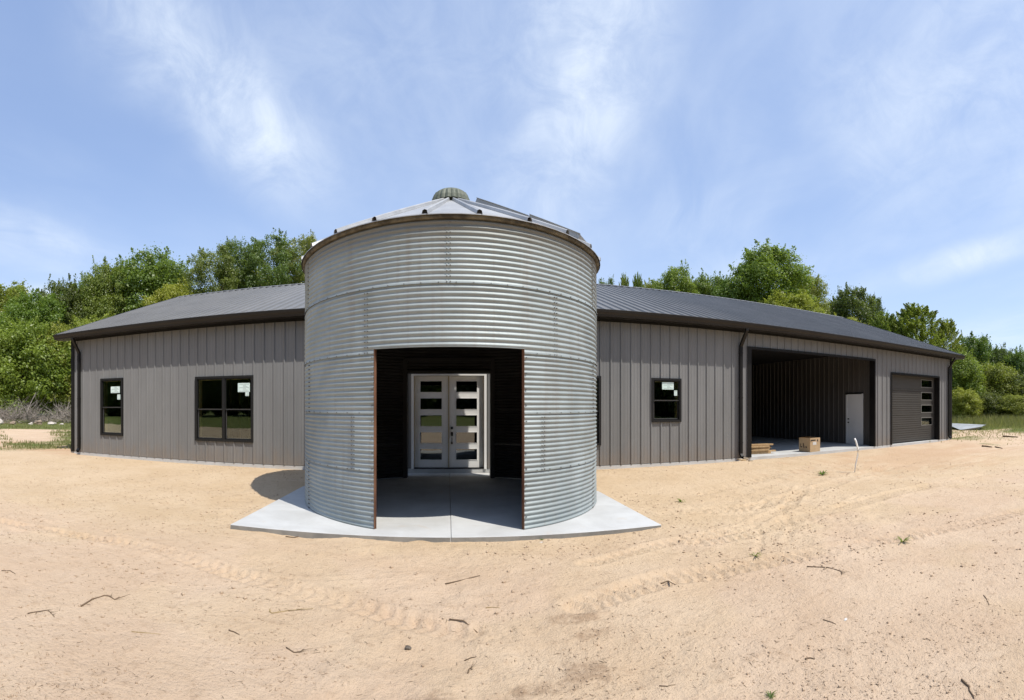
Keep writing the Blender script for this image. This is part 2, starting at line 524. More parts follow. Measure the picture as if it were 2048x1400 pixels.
# ------------------------------------------------------------------ ground
WALL_Y = 12.78
def ground_base(x, y):
    x = np.asarray(x, float); y = np.asarray(y, float)
    t = sstep(12.6, 7.2, y)
    z = -0.045 - 0.125 * t
    # a little higher along the right of the pad
    z = z + 0.055 * np.exp(-((x - 3.6) / 1.3) ** 2 - ((y - 7.6) / 2.2) ** 2)
    d = np.sqrt(x * x + y * y)
    z = z + 0.42 * sstep(38, 64, d) * (y > 0) + 0.10 * sstep(6, 40, -y)
    return z
TRACKS = [  # centre lines of wheel tracks on the ground (x, y), half width
    ([(1.2, 4.30), (2.2, 4.62), (3.4, 4.50), (4.9, 4.25), (6.4, 3.75), (8.0, 3.2)], 0.17),
    ([(3.2, 5.6), (4.4, 5.75), (6.0, 6.05), (8.5, 6.2), (11.5, 6.0)], 0.20),
    ([(-7.5, 4.4), (-5.0, 5.0), (-3.2, 5.1), (-1.2, 4.5), (0.4, 3.9)], 0.15),
    ([(-4.6, 5.5), (-3.3, 5.1), (-2.07, 4.85), (-1.3, 4.95), (-0.4, 5.3)], 0.05), ([(5.0, 8.6), (7.5, 9.6), (11.0, 10.3), (15.0, 10.4)], 0.16), ([(1.6, 5.4), (2.6, 5.75), (4.0, 5.9), (5.5, 6.6), (7.4, 8.3)], 0.13),
    ([(4.2, 5.05), (4.75, 5.6), (5.35, 6.6), (6.4, 7.6)], 0.06), ([(3.6, 4.9), (4.1, 5.5), (4.6, 6.5), (5.6, 7.4)], 0.05), ([(5.4, 5.3), (5.9, 6.0), (7.4, 6.6)], 0.06),
    ([(3.6, 7.4), (5.0, 7.0), (7.2, 7.7), (10.0, 8.6), (13.0, 9.2)], 0.22)]
def track_rel(x, y, pts):
    best = np.full(np.shape(x), 1e9); along = np.zeros(np.shape(x)); s0 = 0.0
    for (ax, ay), (bx, by) in zip(pts[:-1], pts[1:]):
        L = math.hypot(bx - ax, by - ay); ux, uy = (bx - ax) / L, (by - ay) / L
        t = np.clip((x - ax) * ux + (y - ay) * uy, 0, L)
        px, py = ax + ux * t, ay + uy * t
        d = np.hypot(x - px, y - py)
        sgn = np.sign((x - ax) * (-uy) + (y - ay) * ux)
        better = d < np.abs(best)
        best = np.where(better, d * np.where(sgn == 0, 1, sgn), best)
        along = np.where(better, s0 + t, along)
        s0 += L
    return best, along
def ground_z(x, y):
    x = np.asarray(x, float); y = np.asarray(y, float)
    z = ground_base(x, y)
    near = 1 - sstep(12, 40, np.sqrt(x * x + y * y))
    wallfade = sstep(0.0, 0.8, np.abs(y - 12.4)) * 0.8 + 0.2
    rough = sstep(0.40, 0.62, fbm(x * 0.35 + 3, y * 0.35, 3, 91))
    z = z + ((fbm(x * 0.55, y * 0.55, 3, 3) - 0.5) * 0.10) * near * wallfade
    z = z + ((fbm(x * 3.1, y * 3.1, 3, 13) - 0.5) * (0.018 + 0.038 * rough)) * near
    z = z + ((fbm(x * 11, y * 11, 2, 23) - 0.5) * (0.006 + 0.015 * rough)) * near
    for pts, hw in TRACKS:
        r, s = track_rel(x, y, pts)
        a = np.abs(r)
        m = (1 - sstep(hw * 0.8, hw * 1.25, a)) * (0.35 + 0.65 * sstep(0.35, 0.6, fbm(x * 0.9, y * 0.9, 2, 57)))
        lug = (np.sin((s + 0.45 * a) * 2 * pi / 0.14) > 0.1) * 1.0
        kr = 1.0 if hw > 0.1 else 0.45
        z = z - m * (0.018 + 0.034 * lug) * kr + 0.026 * kr * np.exp(-((a - hw * 1.35) / 0.05) ** 2) * fbm(x * 5, y * 5, 2, 5)
    return z

def axis_lines(lo, hi, step, far_lo, far_hi):
    a = list(np.arange(lo, hi + 1e-6, step))
    s = step
    v = a[-1]
    while v < far_hi:
        s *= 1.16; v += s; a.append(v)
    s = step; v = a[0]; pre = []
    while v > far_lo:
        s *= 1.16; v -= s; pre.append(v)
    return np.array(pre[::-1] + a)
gx = axis_lines(-7.5, 9.5, 0.036, -520, 520)
gy = axis_lines(2.2, 8.2, 0.036, -420, 620)
GX, GY = np.meshgrid(gx, gy)
fx, fy = GX.ravel(), GY.ravel()
gzv = ground_z(fx, fy)
# keep the soil under the pad and inside the building below the concrete
inpad = (fx > -3.06) & (fx < 3.01) & (fy > 6.57) & (fy < 12.9)
gzv = np.where(inpad, np.minimum(gzv, -0.16), gzv)
inb = (fx > -12.2) & (fx < 21.1) & (fy > 12.9) & (fy < 28.9)
gzv = np.where(inb, np.minimum(gzv, -0.12), gzv)
nx, ny = len(gx), len(gy)
ii = np.arange((ny - 1) * (nx - 1)); r_, c_ = ii // (nx - 1), ii % (nx - 1)
q0 = r_ * nx + c_
gfaces = np.stack([q0, q0 + 1, q0 + nx + 1, q0 + nx], 1)
dist = np.hypot(fx, fy)
# where grass grows: far left strips, far right, and all across the field behind the viewer
gl = sstep(15, 23, dist) * (fx < -14) * sstep(0.34, 0.54, fbm(fx * 0.16, fy * 0.34, 4, 31)) * 0.95
gr = (fx > 19) * sstep(15, 36, dist - 14 * (fbm(fx * 0.2, fy * 0.2, 3, 7) - 0.5)) * sstep(0.30, 0.62, fbm(fx * 0.5, fy * 0.7, 4, 37) + 0.30 * sstep(34, 48, dist))
gb = sstep(9, 13, -fy + 4 * (fbm(fx * 0.3, fy * 0.3, 3, 71) - 0.5)) * 0.95
gk = sstep(30, 34, fy) * 0.9
grass_m = np.clip(np.maximum.reduce([gl * (fy > 2), gr * (fy > 2), gb, gk]), 0, 1)
def blob(cx, cy, rx, ry, sd):
    return sstep(1.0, 0.55, np.hypot((fx - cx) / rx, (fy - cy) / ry) + 2.4 * (fbm(fx * 6.5, fy * 6.5, 5, sd) - 0.5))
def gpt(px, py, z=-0.17):
    """point on the ground plane z seen at picture position px, py (2048 px frame)"""
    th = (px - X0_PX) / F_PX
    d = (CAM_Z - z) * F_PX / (py - H_PX)
    return d * sin(th), d * cos(th)
damp_m = np.zeros_like(fx)
for px, py, rx, ry, sd in ((1150, 1238, 0.22, 0.10, 2), (1195, 1262, 0.22, 0.10, 4), (1160, 1345, 0.16, 0.22, 6), (1060, 1375, 0.20, 0.08, 8), (860, 1395, 0.15, 0.08, 9), (1010, 1395, 0.15, 0.1, 19)):
    cx, cy = gpt(px, py)
    damp_m = np.maximum(damp_m, blob(cx, cy, rx, ry, sd))
yel_m = np.clip(sstep(4.6, 7.0, fy + 1.6 * (fbm(fx * 0.5, fy * 0.5, 3, 41) - 0.5)) * (1 - sstep(14, 24, dist)) + 0.5 * sstep(0.52, 0.66, fbm(fx * 0.6, fy * 0.6, 3, 43)), 0, 1)
clay_m = blob(-14.5, 13.6, 4.0, 1.6, 3) * 0.8 + 0.5 * blob(14.0, 9.5, 5.0, 2.5, 5)

def ground_mat(t, p):
    co = t.n('ShaderNodeNewGeometry').outputs['Position']
    A = lambda n: t.n('ShaderNodeAttribute', attribute_name=n).outputs['Fac']
    f1 = t.noise(co, 0.8, 6.0, 0.6, 0.3)
    f2 = t.noise(co, 9.0, 5.0, 0.65)
    f3 = t.noise(co, 70.0, 3.0, 0.6)
    pink = t.mix(t.ramp(f1, 0.3, 0.7), (0.555, 0.405, 0.275, 1), (0.610, 0.462, 0.325, 1))
    yel = t.mix(t.ramp(f1, 0.3, 0.7), (0.555, 0.410, 0.258, 1), (0.610, 0.465, 0.308, 1))
    c = t.mix(A('yellow'), pink, yel)
    c = t.mix(t.math('MULTIPLY', t.ramp(f2, 0.52, 0.74), 0.50), c, (0.40, 0.275, 0.175, 1))
    f4 = t.noise(t.mapping(co, scale=(1.0, 1.6, 1)), 2.4, 6.0, 0.68, 0.5)
    c = t.mix(t.math('MULTIPLY', t.ramp(f4, 0.54, 0.72), 0.30), c, (0.42, 0.295, 0.190, 1))
    c = t.mix(t.math('MULTIPLY', t.ramp(f2, 0.45, 0.22), 0.30), c, (0.68, 0.52, 0.375, 1))
    c = t.mix(t.math('MULTIPLY', t.ramp(f3, 0.60, 0.78), 0.35), c, (0.30, 0.20, 0.125, 1))
    c = t.mix(t.math('MULTIPLY', A('clay'), 0.55), c, (0.45, 0.245, 0.135, 1))
    c = t.mix(t.math('MULTIPLY', t.math('MULTIPLY', A('damp'), t.ramp(f2, 0.30, 0.60)), 0.62), c, (0.30, 0.195, 0.120, 1))
    g1 = t.noise(t.mapping(co, scale=(0.5, 1.0, 1)), 1.7, 5.0, 0.7)
    g2 = t.noise(co, 14.0, 4.0, 0.7)
    gc = t.mix(t.ramp(g1, 0.35, 0.7), (0.100, 0.135, 0.032, 1), (0.21, 0.20, 0.075, 1))
    gc = t.mix(t.ramp(g2, 0.45, 0.8), gc, (0.065, 0.095, 0.022, 1))
    gm = t.ramp(t.math('ADD', A('grass'), t.math('MULTIPLY', t.math('SUBTRACT', g2, 0.5), 0.9)), 0.32, 0.72)
    c = t.mix(gm, c, gc)
    t.link(c, p.inputs['Base Color'])
    p.inputs['Roughness'].default_value = 0.95
    p.inputs['Specular IOR Level'].default_value = 0.12
    h = t.math('ADD', t.math('ADD', t.math('MULTIPLY', t.noise(co, 26.0, 6.0, 0.7), 1.0), t.math('MULTIPLY', f2, 1.2)), t.math('MULTIPLY', t.noise(co, 110.0, 3.0, 0.6), 0.35))
    bn = t.n('ShaderNodeBump')
    bn.inputs['Strength'].default_value = 0.9
    bn.inputs['Distance'].default_value = 0.03
    t.link(h, bn.inputs['Height'])
    t.link(bn.outputs[0], p.inputs['Normal'])
mat('sand_ground', build=ground_mat)
gme = np_mesh('ground', np.stack([fx, fy, gzv], 1), gfaces, ['sand_ground'], smooth=True,
              attrs={'grass': ('POINT', grass_m), 'damp': ('POINT', damp_m), 'yellow': ('POINT', yel_m), 'clay': ('POINT', clay_m)})
ground = link('ground', gme)
tag(ground, kind='structure')

# ------------------------------------------------------------------ concrete pad under the bin
PAD_Z = -0.10
pad = tag(empty('pavement', (0, 9.6, PAD_Z)), kind='structure')
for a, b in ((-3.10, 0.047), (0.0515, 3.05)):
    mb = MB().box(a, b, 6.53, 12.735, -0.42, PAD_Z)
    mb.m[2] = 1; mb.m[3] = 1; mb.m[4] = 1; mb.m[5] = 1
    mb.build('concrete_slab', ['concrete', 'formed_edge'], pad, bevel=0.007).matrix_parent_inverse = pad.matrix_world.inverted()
for o in pad.children:
    o.location = (0, -9.6, -PAD_Z)

# ------------------------------------------------------------------ the long metal building
BX0, BX1, BY1 = -12.30, 21.20, 28.95
EAVE_Y, EAVE_Z, RIDGE_Y, RIDGE_Z = 12.40, 4.20, 20.90, 7.06
WALL_TOP = 4.03
bld = empty('metal_building', (0, 0, 0))
tag(bld, 'long grey ribbed metal building with black trim and charcoal roof behind the bin', 'building')

OPEN = {'door': (-0.94, 1.02, -1, 2.49), 'win1': (-10.90, -9.96, 0.66, 2.56), 'win2': (-7.20, -5.34, 0.62, 2.50),
        'win3': (5.65, 6.58, 1.19, 2.43), 'win4': (3.22, 4.12, 0.58, 2.45), 'bay': (9.10, 15.17, -1, 3.48), 'garage': (16.31, 20.00, -1, 3.0)}
RIB0 = 4.12
def rib_profile(x0, x1, sgn_depth=0.032):
    """breakpoints (x, depth) of ribbed sheet from x0 to x1, ribs every 0.3048 m in phase with RIB0"""
    pts = []
    k0 = int(math.floor((x0 - RIB0) / 0.3048)) - 1
    k1 = int(math.ceil((x1 - RIB0) / 0.3048)) + 1
    for k in range(k0, k1 + 1):
        c = RIB0 + 0.3048 * k
        pts += [(c - 0.033, 0), (c - 0.013, sgn_depth), (c + 0.013, sgn_depth), (c + 0.033, 0)]
        for mnr in (0.1016, 0.2032):
            m = c + mnr
            pts += [(m - 0.018, 0), (m - 0.009, 0.004), (m + 0.009, 0.004), (m + 0.018, 0)]
    xs = [p[0] for p in pts]; ds = [p[1] for p in pts]
    out = [(x0, float(np.interp(x0, xs, ds)))] + [p for p in pts if x0 + 1e-4 < p[0] < x1 - 1e-4] + [(x1, float(np.interp(x1, xs, ds)))]
    return out
def ribbed(x0, x1, z0, z1, holes, place):
    """ribbed sheet with rectangular holes; place(x, depth, z) -> point"""
    pr = rib_profile(x0, x1)
    full = rib_profile(x0 - 1, x1 + 1)
    fxs = [p[0] for p in full]; fds = [p[1] for p in full]
    xs = sorted(set([round(p[0], 4) for p in pr] + [round(h[k], 4) for h in holes for k in (0, 1) if x0 < h[k] < x1]))
    zs = sorted(set([z0, z1] + [h[k] for h in holes for k in (2, 3) if z0 < h[k] < z1 and h[0] < x1 and h[1] > x0]))
    mb = MB(); idx = {}
    def vid(i, j):
        if (i, j) not in idx:
            idx[(i, j)] = len(mb.v)
            mb.v.append(place(xs[i], float(np.interp(xs[i], fxs, fds)), zs[j]))
        return idx[(i, j)]
    for i in range(len(xs) - 1):
        xc = (xs[i] + xs[i + 1]) / 2
        for j in range(len(zs) - 1):
            zc_ = (zs[j] + zs[j + 1]) / 2
            if any(h[0] < xc < h[1] and h[2] < zc_ < h[3] for h in holes):
                continue
            mb.f.append([vid(i, j), vid(i + 1, j), vid(i + 1, j + 1), vid(i, j + 1)]); mb.m.append(0)
    return mb
PW = 0.9144
p0 = RIB0 - 0.1524 - PW * 18
k = 0
while True:
    a = max(BX0, p0 + PW * k); b = min(BX1, p0 + PW * (k + 1))
    k += 1
    if a >= BX1: break
    if b <= BX0 + 0.01: continue
    zr = [(0.012, WALL_TOP)]
    for h in OPEN.values():          # a sheet cut right through by an opening is two pieces
        if h[0] <= a and h[1] >= b and h[2] > 0:
            zr = [(0.012, h[2]), (h[3], WALL_TOP)]
    for za, zb in zr:
        mb = ribbed(a, b, za, zb, list(OPEN.values()), lambda x, d, z: (x, WALL_Y - d, z))
        if mb.f:
            mb.build('wall_panel', 'siding_grey', bld, fixn=False)

# footing and floor
f = MB().box(BX0 + 0.01, BX1 - 0.01, WALL_Y - 0.012, BY1, -0.5, 0.0)
f.build('floor_slab', 'concrete', bld)
# end walls and back wall
for xx in (BX0 + 0.004, BX1 - 0.004):
    g = MB()
    t_ = 0.05 if xx < 0 else -0.05
    prof = [(WALL_Y + 0.02, 0.002), (BY1, 0.002), (BY1, WALL_TOP), (RIDGE_Y, RIDGE_Z - 0.12), (WALL_Y + 0.02, WALL_TOP)]
    g.extrude(prof, xx, xx + t_)
    g.build('end_wall', 'siding_grey', bld)
MB().box(BX0 + 0.06, BX1 - 0.06, BY1 - 0.05, BY1 - 0.002, 0.003, WALL_TOP - 0.02).build('back_wall', 'siding_grey', bld)
# inner lining of the rooms behind the front wall
lin = MB()
lin.box(BX0 + 0.3, 8.70, 17.6, 17.7, 0.004, 3.0)
lin.box(BX0 + 0.3, 8.70, 12.97, 17.58, 3.0, 3.04)
for xx in (-8.6, -3.2, 2.3, 4.9):
    lin.box(xx, xx + 0.1, 12.97, 17.58, 0.004, 2.99)
lin.build('partition', 'interior_dark', bld)
stud = MB()
for xx in np.arange(-12.0, 8.4, 0.406):
    stud.box(xx, xx + 0.04, 17.50, 17.595, 0.03, 2.96)
so = stud.build('wall_studs', 'pine', bld); so['kind'] = 'stuff'

# corner trim
for a, b in ((BX0 - 0.012, BX0 + 0.13), (BX1 - 0.13, BX1 + 0.012)):
    c = MB().box(a, b, WALL_Y - 0.042, WALL_Y + 0.12, 0.0, WALL_TOP - 0.004)
    c.build('corner_trim', 'black_trim', bld, bevel=0.004)

# roof sheets (front slope one by one), back slope in one sheet
sl_len = math.hypot(RIDGE_Y - EAVE_Y, RIDGE_Z - EAVE_Z)
su = ((RIDGE_Y - EAVE_Y) / sl_len, (RIDGE_Z - EAVE_Z) / sl_len)
sn = (-su[1], su[0])
RX0, RX1 = -12.72, 21.72
k = 0
while True:
    a = max(RX0, p0 - PW + PW * k); b = min(RX1, p0 - PW + PW * (k + 1))
    k += 1
    if a >= RX1: break
    if b <= RX0 + 0.01: continue
    mb = ribbed(a, b, -0.04, sl_len + 0.02, [], lambda x, d, s: (x, EAVE_Y + su[0] * s + sn[0] * d * 1.3, EAVE_Z + su[1] * s + sn[1] * d * 1.3))
    mb.build('roof_panel', 'roof_charcoal', bld, fixn=False)
back_eave = 2 * RIDGE_Y - EAVE_Y
bs = MB().face([(RX0, RIDGE_Y, RIDGE_Z), (RX1, RIDGE_Y, RIDGE_Z), (RX1, back_eave, EAVE_Z), (RX0, back_eave, EAVE_Z)])
b2 = MB(); b2.face([(RX0, RIDGE_Y + 0.02, RIDGE_Z - 0.006), (RX1, RIDGE_Y + 0.02, RIDGE_Z - 0.006), (RX1, back_eave, EAVE_Z), (RX0, back_eave, EAVE_Z)])
b2.face([(RX0 + 0.02, EAVE_Y + 0.03, EAVE_Z - 0.02), (RX1 - 0.02, EAVE_Y + 0.03, EAVE_Z - 0.02), (RX1 - 0.02, RIDGE_Y, RIDGE_Z - 0.05), (RX0 + 0.02, RIDGE_Y, RIDGE_Z - 0.05)])
b2.build('roof_deck', 'roof_charcoal', bld, fixn=False)
rc = MB()
rc.extrude([(RIDGE_Y - 0.22, RIDGE_Z - 0.03), (RIDGE_Y - 0.20, RIDGE_Z - 0.015), (RIDGE_Y, RIDGE_Z + 0.052), (RIDGE_Y + 0.20, RIDGE_Z - 0.015), (RIDGE_Y + 0.22, RIDGE_Z - 0.03), (RIDGE_Y, RIDGE_Z + 0.03)], RX0 - 0.01, RX1 + 0.01)
rc.build('ridge_cap', 'roof_charcoal', bld)
for xx, w in ((RX0 - 0.03, 0.05), (RX1 - 0.02, 0.05)):
    rk = MB()
    P = lambda s, d: (EAVE_Y + su[0] * s + sn[0] * d, EAVE_Z + su[1] * s + sn[1] * d)
    rk.extrude([P(-0.05, -0.15), P(sl_len, -0.15), P(sl_len, 0.045), P(-0.05, 0.045)], xx, xx + w)
    rk.build('rake_trim', 'bronze_trim', bld)

# gutter, soffit, eave trim
gt = MB()
gt.extrude([(12.415, 4.205), (12.415, 4.02), (12.325, 4.02), (12.312, 4.075), (12.285, 4.115), (12.275, 4.135), (12.265, 4.195), (12.275, 4.205), (12.285, 4.19), (12.30, 4.13), (12.335, 4.045), (12.40, 4.045), (12.40, 4.205)], RX0 - 0.03, RX1 + 0.03)
gt.build('gutter', 'bronze_trim', bld)
sf = MB().box(RX0, RX1, 12.42, WALL_Y + 0.02, 4.015, 4.045)
sf.build('soffit', 'black_trim', bld)
# header trim where wall meets soffit
ht = MB().box(BX0 + 0.14, BX1 - 0.14, WALL_Y - 0.048, WALL_Y - 0.034, 3.955, 4.012)
ht.build('eave_trim', 'black_trim', bld)

def downspout(x):
    d = MB()
    w, h = 0.048, 0.04
    path = [(12.36, 4.025), (12.36, 3.97), (12.685, 3.52), (12.685, 0.14), (12.60, 0.04)]
    pts = []
    for (y, z), dirn in zip(path, ((0, -1), (0.3, -1), (0.3, -1), (-0.25, -1), (-0.8, -0.55))):
        n_ = math.hypot(*dirn); ty, tz = dirn[0] / n_, dirn[1] / n_
        ny_, nz_ = -tz, ty
        pts.append([(x - w, y - h * ny_, z - h * nz_), (x + w, y - h * ny_, z - h * nz_), (x + w, y + h * ny_, z + h * nz_), (x - w, y + h * ny_, z + h * nz_)])
    for p, q in zip(pts[:-1], pts[1:]):
        for j in range(4):
            l = (j + 1) % 4
            d.face([p[j], p[l], q[l], q[j]])
    for zz in (3.3, 1.9, 0.5):
        d.box(x - w - 0.006, x + w + 0.006, 12.64, 12.735, zz - 0.015, zz + 0.015)
    d.build('downspout', 'black_trim', bld)
for x in (-11.86, 8.66, 20.84):
    downspout(x)

# windows -----------------------------------------------------------------
def frame_boxes(mb, x0, x1, z0, z1, w, y0, y1, m=0):
    mb.box(x0, x1, y0, y1, z1 - w, z1, m)
    mb.box(x0, x1, y0, y1, z0, z0 + w, m)
    mb.box(x0, x0 + w, y0, y1, z0 + w, z1 - w, m)
    mb.box(x1 - w, x1, y0, y1, z0 + w, z1 - w, m)
def window(key, lights, sticker=None, label=None):
    x0, x1, z0, z1 = OPEN[key]
    mb = MB()
    frame_boxes(mb, x0 - 0.012, x1 + 0.012, z0 - 0.012, z1 + 0.012, 0.062, WALL_Y - 0.052, WALL_Y + 0.05)
    for l in lights[1:]:
        mb.box(l[0] - 0.075, l[0], WALL_Y - 0.046, WALL_Y + 0.05, z0 + 0.05, z1 - 0.05)
    w = mb.build('window', 'window_black', bld)
    if label: w['label'] = label
    zm = z0 + (z1 - z0) * 0.49
    for a, b in lights:
        s = MB()
        frame_boxes(s, a, b, zm - 0.018, z1 - 0.052, 0.030, WALL_Y - 0.022, WALL_Y + 0.012)
        s.build('upper_sash', 'window_black', w)
        s = MB()
        frame_boxes(s, a + 0.004, b - 0.004, z0 + 0.052, zm + 0.018, 0.036, WALL_Y + 0.014, WALL_Y + 0.045)
        s.build('lower_sash', 'window_black', w)
        s = MB()
        s.box(a + 0.028, b - 0.028, WALL_Y - 0.026, WALL_Y - 0.0225, zm + 0.006, zm + 0.013)
        s.box(a + 0.04, b - 0.04, WALL_Y + 0.0095, WALL_Y + 0.0135, z0 + 0.084, z0 + 0.092)
        s.box(a + 0.032, a + 0.038, WALL_Y + 0.0095, WALL_Y + 0.0135, z0 + 0.095, z1 - 0.09)
        s.build('glazing_bead', 'sash_line', w)
        MB().box(a + 0.028, b - 0.028, WALL_Y - 0.008, WALL_Y - 0.003, zm + 0.010, z1 - 0.08).build('pane', 'window_glass', w)
        MB().box(a + 0.038, b - 0.038, WALL_Y + 0.028, WALL_Y + 0.033, z0 + 0.086, zm - 0.016).build('pane', 'window_glass', w)
    j = MB()
    frame_boxes(j, x0 + 0.02, x1 - 0.02, z0 + 0.02, z1 - 0.02, 0.075, WALL_Y + 0.055, WALL_Y + 0.21)
    j.build('wood_jamb', 'pine', w)
    if sticker:
        for (a, b, c, d) in sticker:
            s = MB().box(a, b, WALL_Y - 0.0108, WALL_Y - 0.0090, c, d)
            hgt, wid = d - c, b - a
            for q in range(max(2, int(hgt / 0.035))):
                zz = c + 0.02 + q * 0.033
                if zz > d - 0.02: break
                s.box(a + wid * (0.42 if q % 3 else 0.12), b - wid * (0.08 + 0.12 * ((q * 7) % 3)), WALL_Y - 0.0118, WALL_Y - 0.0109, zz, zz + 0.009, 1)
            s.build('sticker', ['sticker', 'print_grey'], w)
def pxx(px, y=WALL_Y): return y * tan((px - X0_PX) / F_PX)
def pxz(px, py, y=WALL_Y): return CAM_Z + (H_PX - py) / F_PX * y / cos((px - X0_PX) / F_PX)
def stk(px0, px1, py0, py1):
    pm = (px0 + px1) / 2
    return (pxx(px0), pxx(px1), pxz(pm, py1), pxz(pm, py0))
window('win1', [(-10.85, -10.01)], [stk(222, 240, 773, 786), stk(235, 241, 789, 799)])
window('win2', [(-7.15, -6.30), (-6.225, -5.39)], [stk(476, 500, 766, 784), stk(491, 498, 783.5, 792)])
window('win3', [(5.70, 6.53)], [stk(1324, 1347, 764.5, 779), stk(1348, 1354, 781, 791.5)])
window('win4', [(3.27, 4.07)])

# entry doors --------------------------------------------------------------
DY = WALL_Y + 0.075
df = MB()
ex0, ex1, etop = -0.94, 1.02, 2.49
df.box(ex0, ex0 + 0.062, WALL_Y - 0.05, WALL_Y + 0.14, 0.003, etop)
df.box(ex1 - 0.062, ex1, WALL_Y - 0.05, WALL_Y + 0.14, 0.003, etop)
df.box(ex0 + 0.062, ex1 - 0.062, WALL_Y - 0.05, WALL_Y + 0.14, etop - 0.055, etop)
df.box(ex0 + 0.062, ex0 + 0.078, DY - 0.03, DY + 0.06, 0.03, etop - 0.057, 1)
df.box(ex1 - 0.078, ex1 - 0.062, DY - 0.03, DY + 0.06, 0.03, etop - 0.057, 1)
df.box(ex0 + 0.062, ex1 - 0.062, WALL_Y - 0.02, WALL_Y + 0.14, 0.003, 0.026, 2)
df.box(0.022, 0.046, DY - 0.012, DY + 0.045, 0.03, 2.425, 1)
dfo = df.build('door_frame', ['door_white', 'jamb_tan', 'handle_black'], bld)
ZP = [(2.00, 2.30), (1.55, 1.85), (1.105, 1.406), (0.664, 0.96), (0.226, 0.522)]
def leaf(x0, x1, px0, px1, handle):
    mb = MB()
    zb, zt = 0.032, 2.425
    mb.box(x0, px0, DY, DY + 0.045, zb, zt)
    mb.box(px1, x1, DY, DY + 0.045, zb, zt)
    edges = [zt] + [v for a, b in ZP for v in (b, a)] + [zb]
    for a, b in zip(edges[::2], edges[1::2]):
        mb.box(px0, px1, DY + 0.001, DY + 0.044, b, a)
    for a, b in ZP:
        frame_boxes(mb, px0 - 0.004, px1 + 0.004, a - 0.004, b + 0.004, 0.012, DY - 0.007, DY + 0.004)
    o = mb.build('entry_door', 'door_white', bld)
    for a, b in ZP:
        MB().box(px0 - 0.002, px1 + 0.002, DY + 0.018, DY + 0.025, a - 0.002, b + 0.002).build('pane', 'door_glass', o)
    if handle:
        h = MB()
        h.box(0.088, 0.148, DY - 0.022, DY - 0.001, 1.03, 1.10)
        h.tube([(0.118, DY - 0.03, 1.065), (0.118, DY - 0.021, 1.065)], 0.022, 10)
        h.build('deadbolt', 'handle_black', o)
        h = MB()
        h.box(0.090, 0.146, DY - 0.018, DY - 0.001, 0.86, 0.96)
        h.tube([(0.118, DY - 0.018, 0.90), (0.118, DY - 0.065, 0.885), (0.118, DY - 0.070, 0.80), (0.118, DY - 0.060, 0.70), (0.118, DY - 0.016, 0.675)], 0.012, 8)
        h.box(0.096, 0.140, DY - 0.016, DY - 0.001, 0.645, 0.70)
        h.build('handle', 'handle_black', o)
leaf(-0.860, 0.020, -0.717, -0.142, False)
leaf(0.048, 0.940, 0.223, 0.785, True)
# dark lobby behind the doors
lb = MB()
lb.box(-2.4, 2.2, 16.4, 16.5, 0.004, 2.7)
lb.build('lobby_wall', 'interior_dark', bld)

# open bay ------------------------------------------------------------------
bx0, bx1, _, bz1 = OPEN['bay']
RWX, BWY = 15.52, 22.0
tr = MB()
tr.box(bx0 - 0.15, bx0 + 0.005, WALL_Y - 0.046, WALL_Y - 0.034, 0.0, bz1 + 0.06)
tr.box(bx0 - 0.02, bx0 + 0.002, WALL_Y - 0.034, WALL_Y + 0.22, 0.003, bz1)
tr.box(bx1 - 0.002, bx1 + 0.05, WALL_Y - 0.046, WALL_Y - 0.034, 0.0, bz1 + 0.06)
tr.box(bx1 - 0.002, bx1 + 0.020, WALL_Y - 0.034, WALL_Y + 0.24, 0.003, bz1)
tr.box(bx0 + 0.005, bx1 - 0.002, WALL_Y - 0.046, WALL_Y - 0.034, bz1 - 0.02, bz1 + 0.06)
tr.box(bx0 + 0.002, bx1 - 0.002, WALL_Y - 0.034, WALL_Y + 0.22, bz1, bz1 + 0.02)
tr.build('bay_trim', 'black_trim', bld)
sdy0, sdy1, sdz = 13.70, 14.62, 2.12
y = WALL_Y + 0.16
while y < BWY:
    y1 = min(y + PW, BWY)
    sh = RIB0 - 13.0
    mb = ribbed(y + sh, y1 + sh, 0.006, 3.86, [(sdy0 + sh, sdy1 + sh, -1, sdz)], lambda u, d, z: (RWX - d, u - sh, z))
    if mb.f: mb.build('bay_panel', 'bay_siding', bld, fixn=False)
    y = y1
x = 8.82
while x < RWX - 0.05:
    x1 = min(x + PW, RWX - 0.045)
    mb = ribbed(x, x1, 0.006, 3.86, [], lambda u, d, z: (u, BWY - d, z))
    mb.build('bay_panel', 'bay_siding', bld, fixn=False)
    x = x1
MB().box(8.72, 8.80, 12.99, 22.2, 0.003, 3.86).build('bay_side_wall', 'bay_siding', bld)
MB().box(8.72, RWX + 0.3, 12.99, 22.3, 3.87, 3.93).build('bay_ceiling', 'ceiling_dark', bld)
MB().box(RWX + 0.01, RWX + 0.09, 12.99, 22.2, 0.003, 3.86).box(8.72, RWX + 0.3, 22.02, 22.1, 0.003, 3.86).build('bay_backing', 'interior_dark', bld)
sdm = MB()
sdm.box(RWX - 0.02, RWX + 0.008, sdy0, sdy1, 0.006, sdz)
sdo = sdm.build('service_door', 'service_door', bld)
fr = MB()
fr.box(RWX - 0.036, RWX - 0.021, sdy0 - 0.05, sdy0 + 0.03, 0.004, sdz + 0.04)
fr.box(RWX - 0.036, RWX - 0.021, sdy1 - 0.06, sdy1 + 0.03, 0.004, sdz)
fr.box(RWX - 0.036, RWX - 0.021, sdy0 + 0.03, sdy1 - 0.06, sdz - 0.02, sdz + 0.02)
fr.build('door_frame', 'service_door', sdo)
MB().box(RWX - 0.05, RWX - 0.032, sdy0 - 0.07, sdy1 + 0.05, sdz + 0.042, sdz + 0.09).build('head_flashing', 'black_trim', sdo)
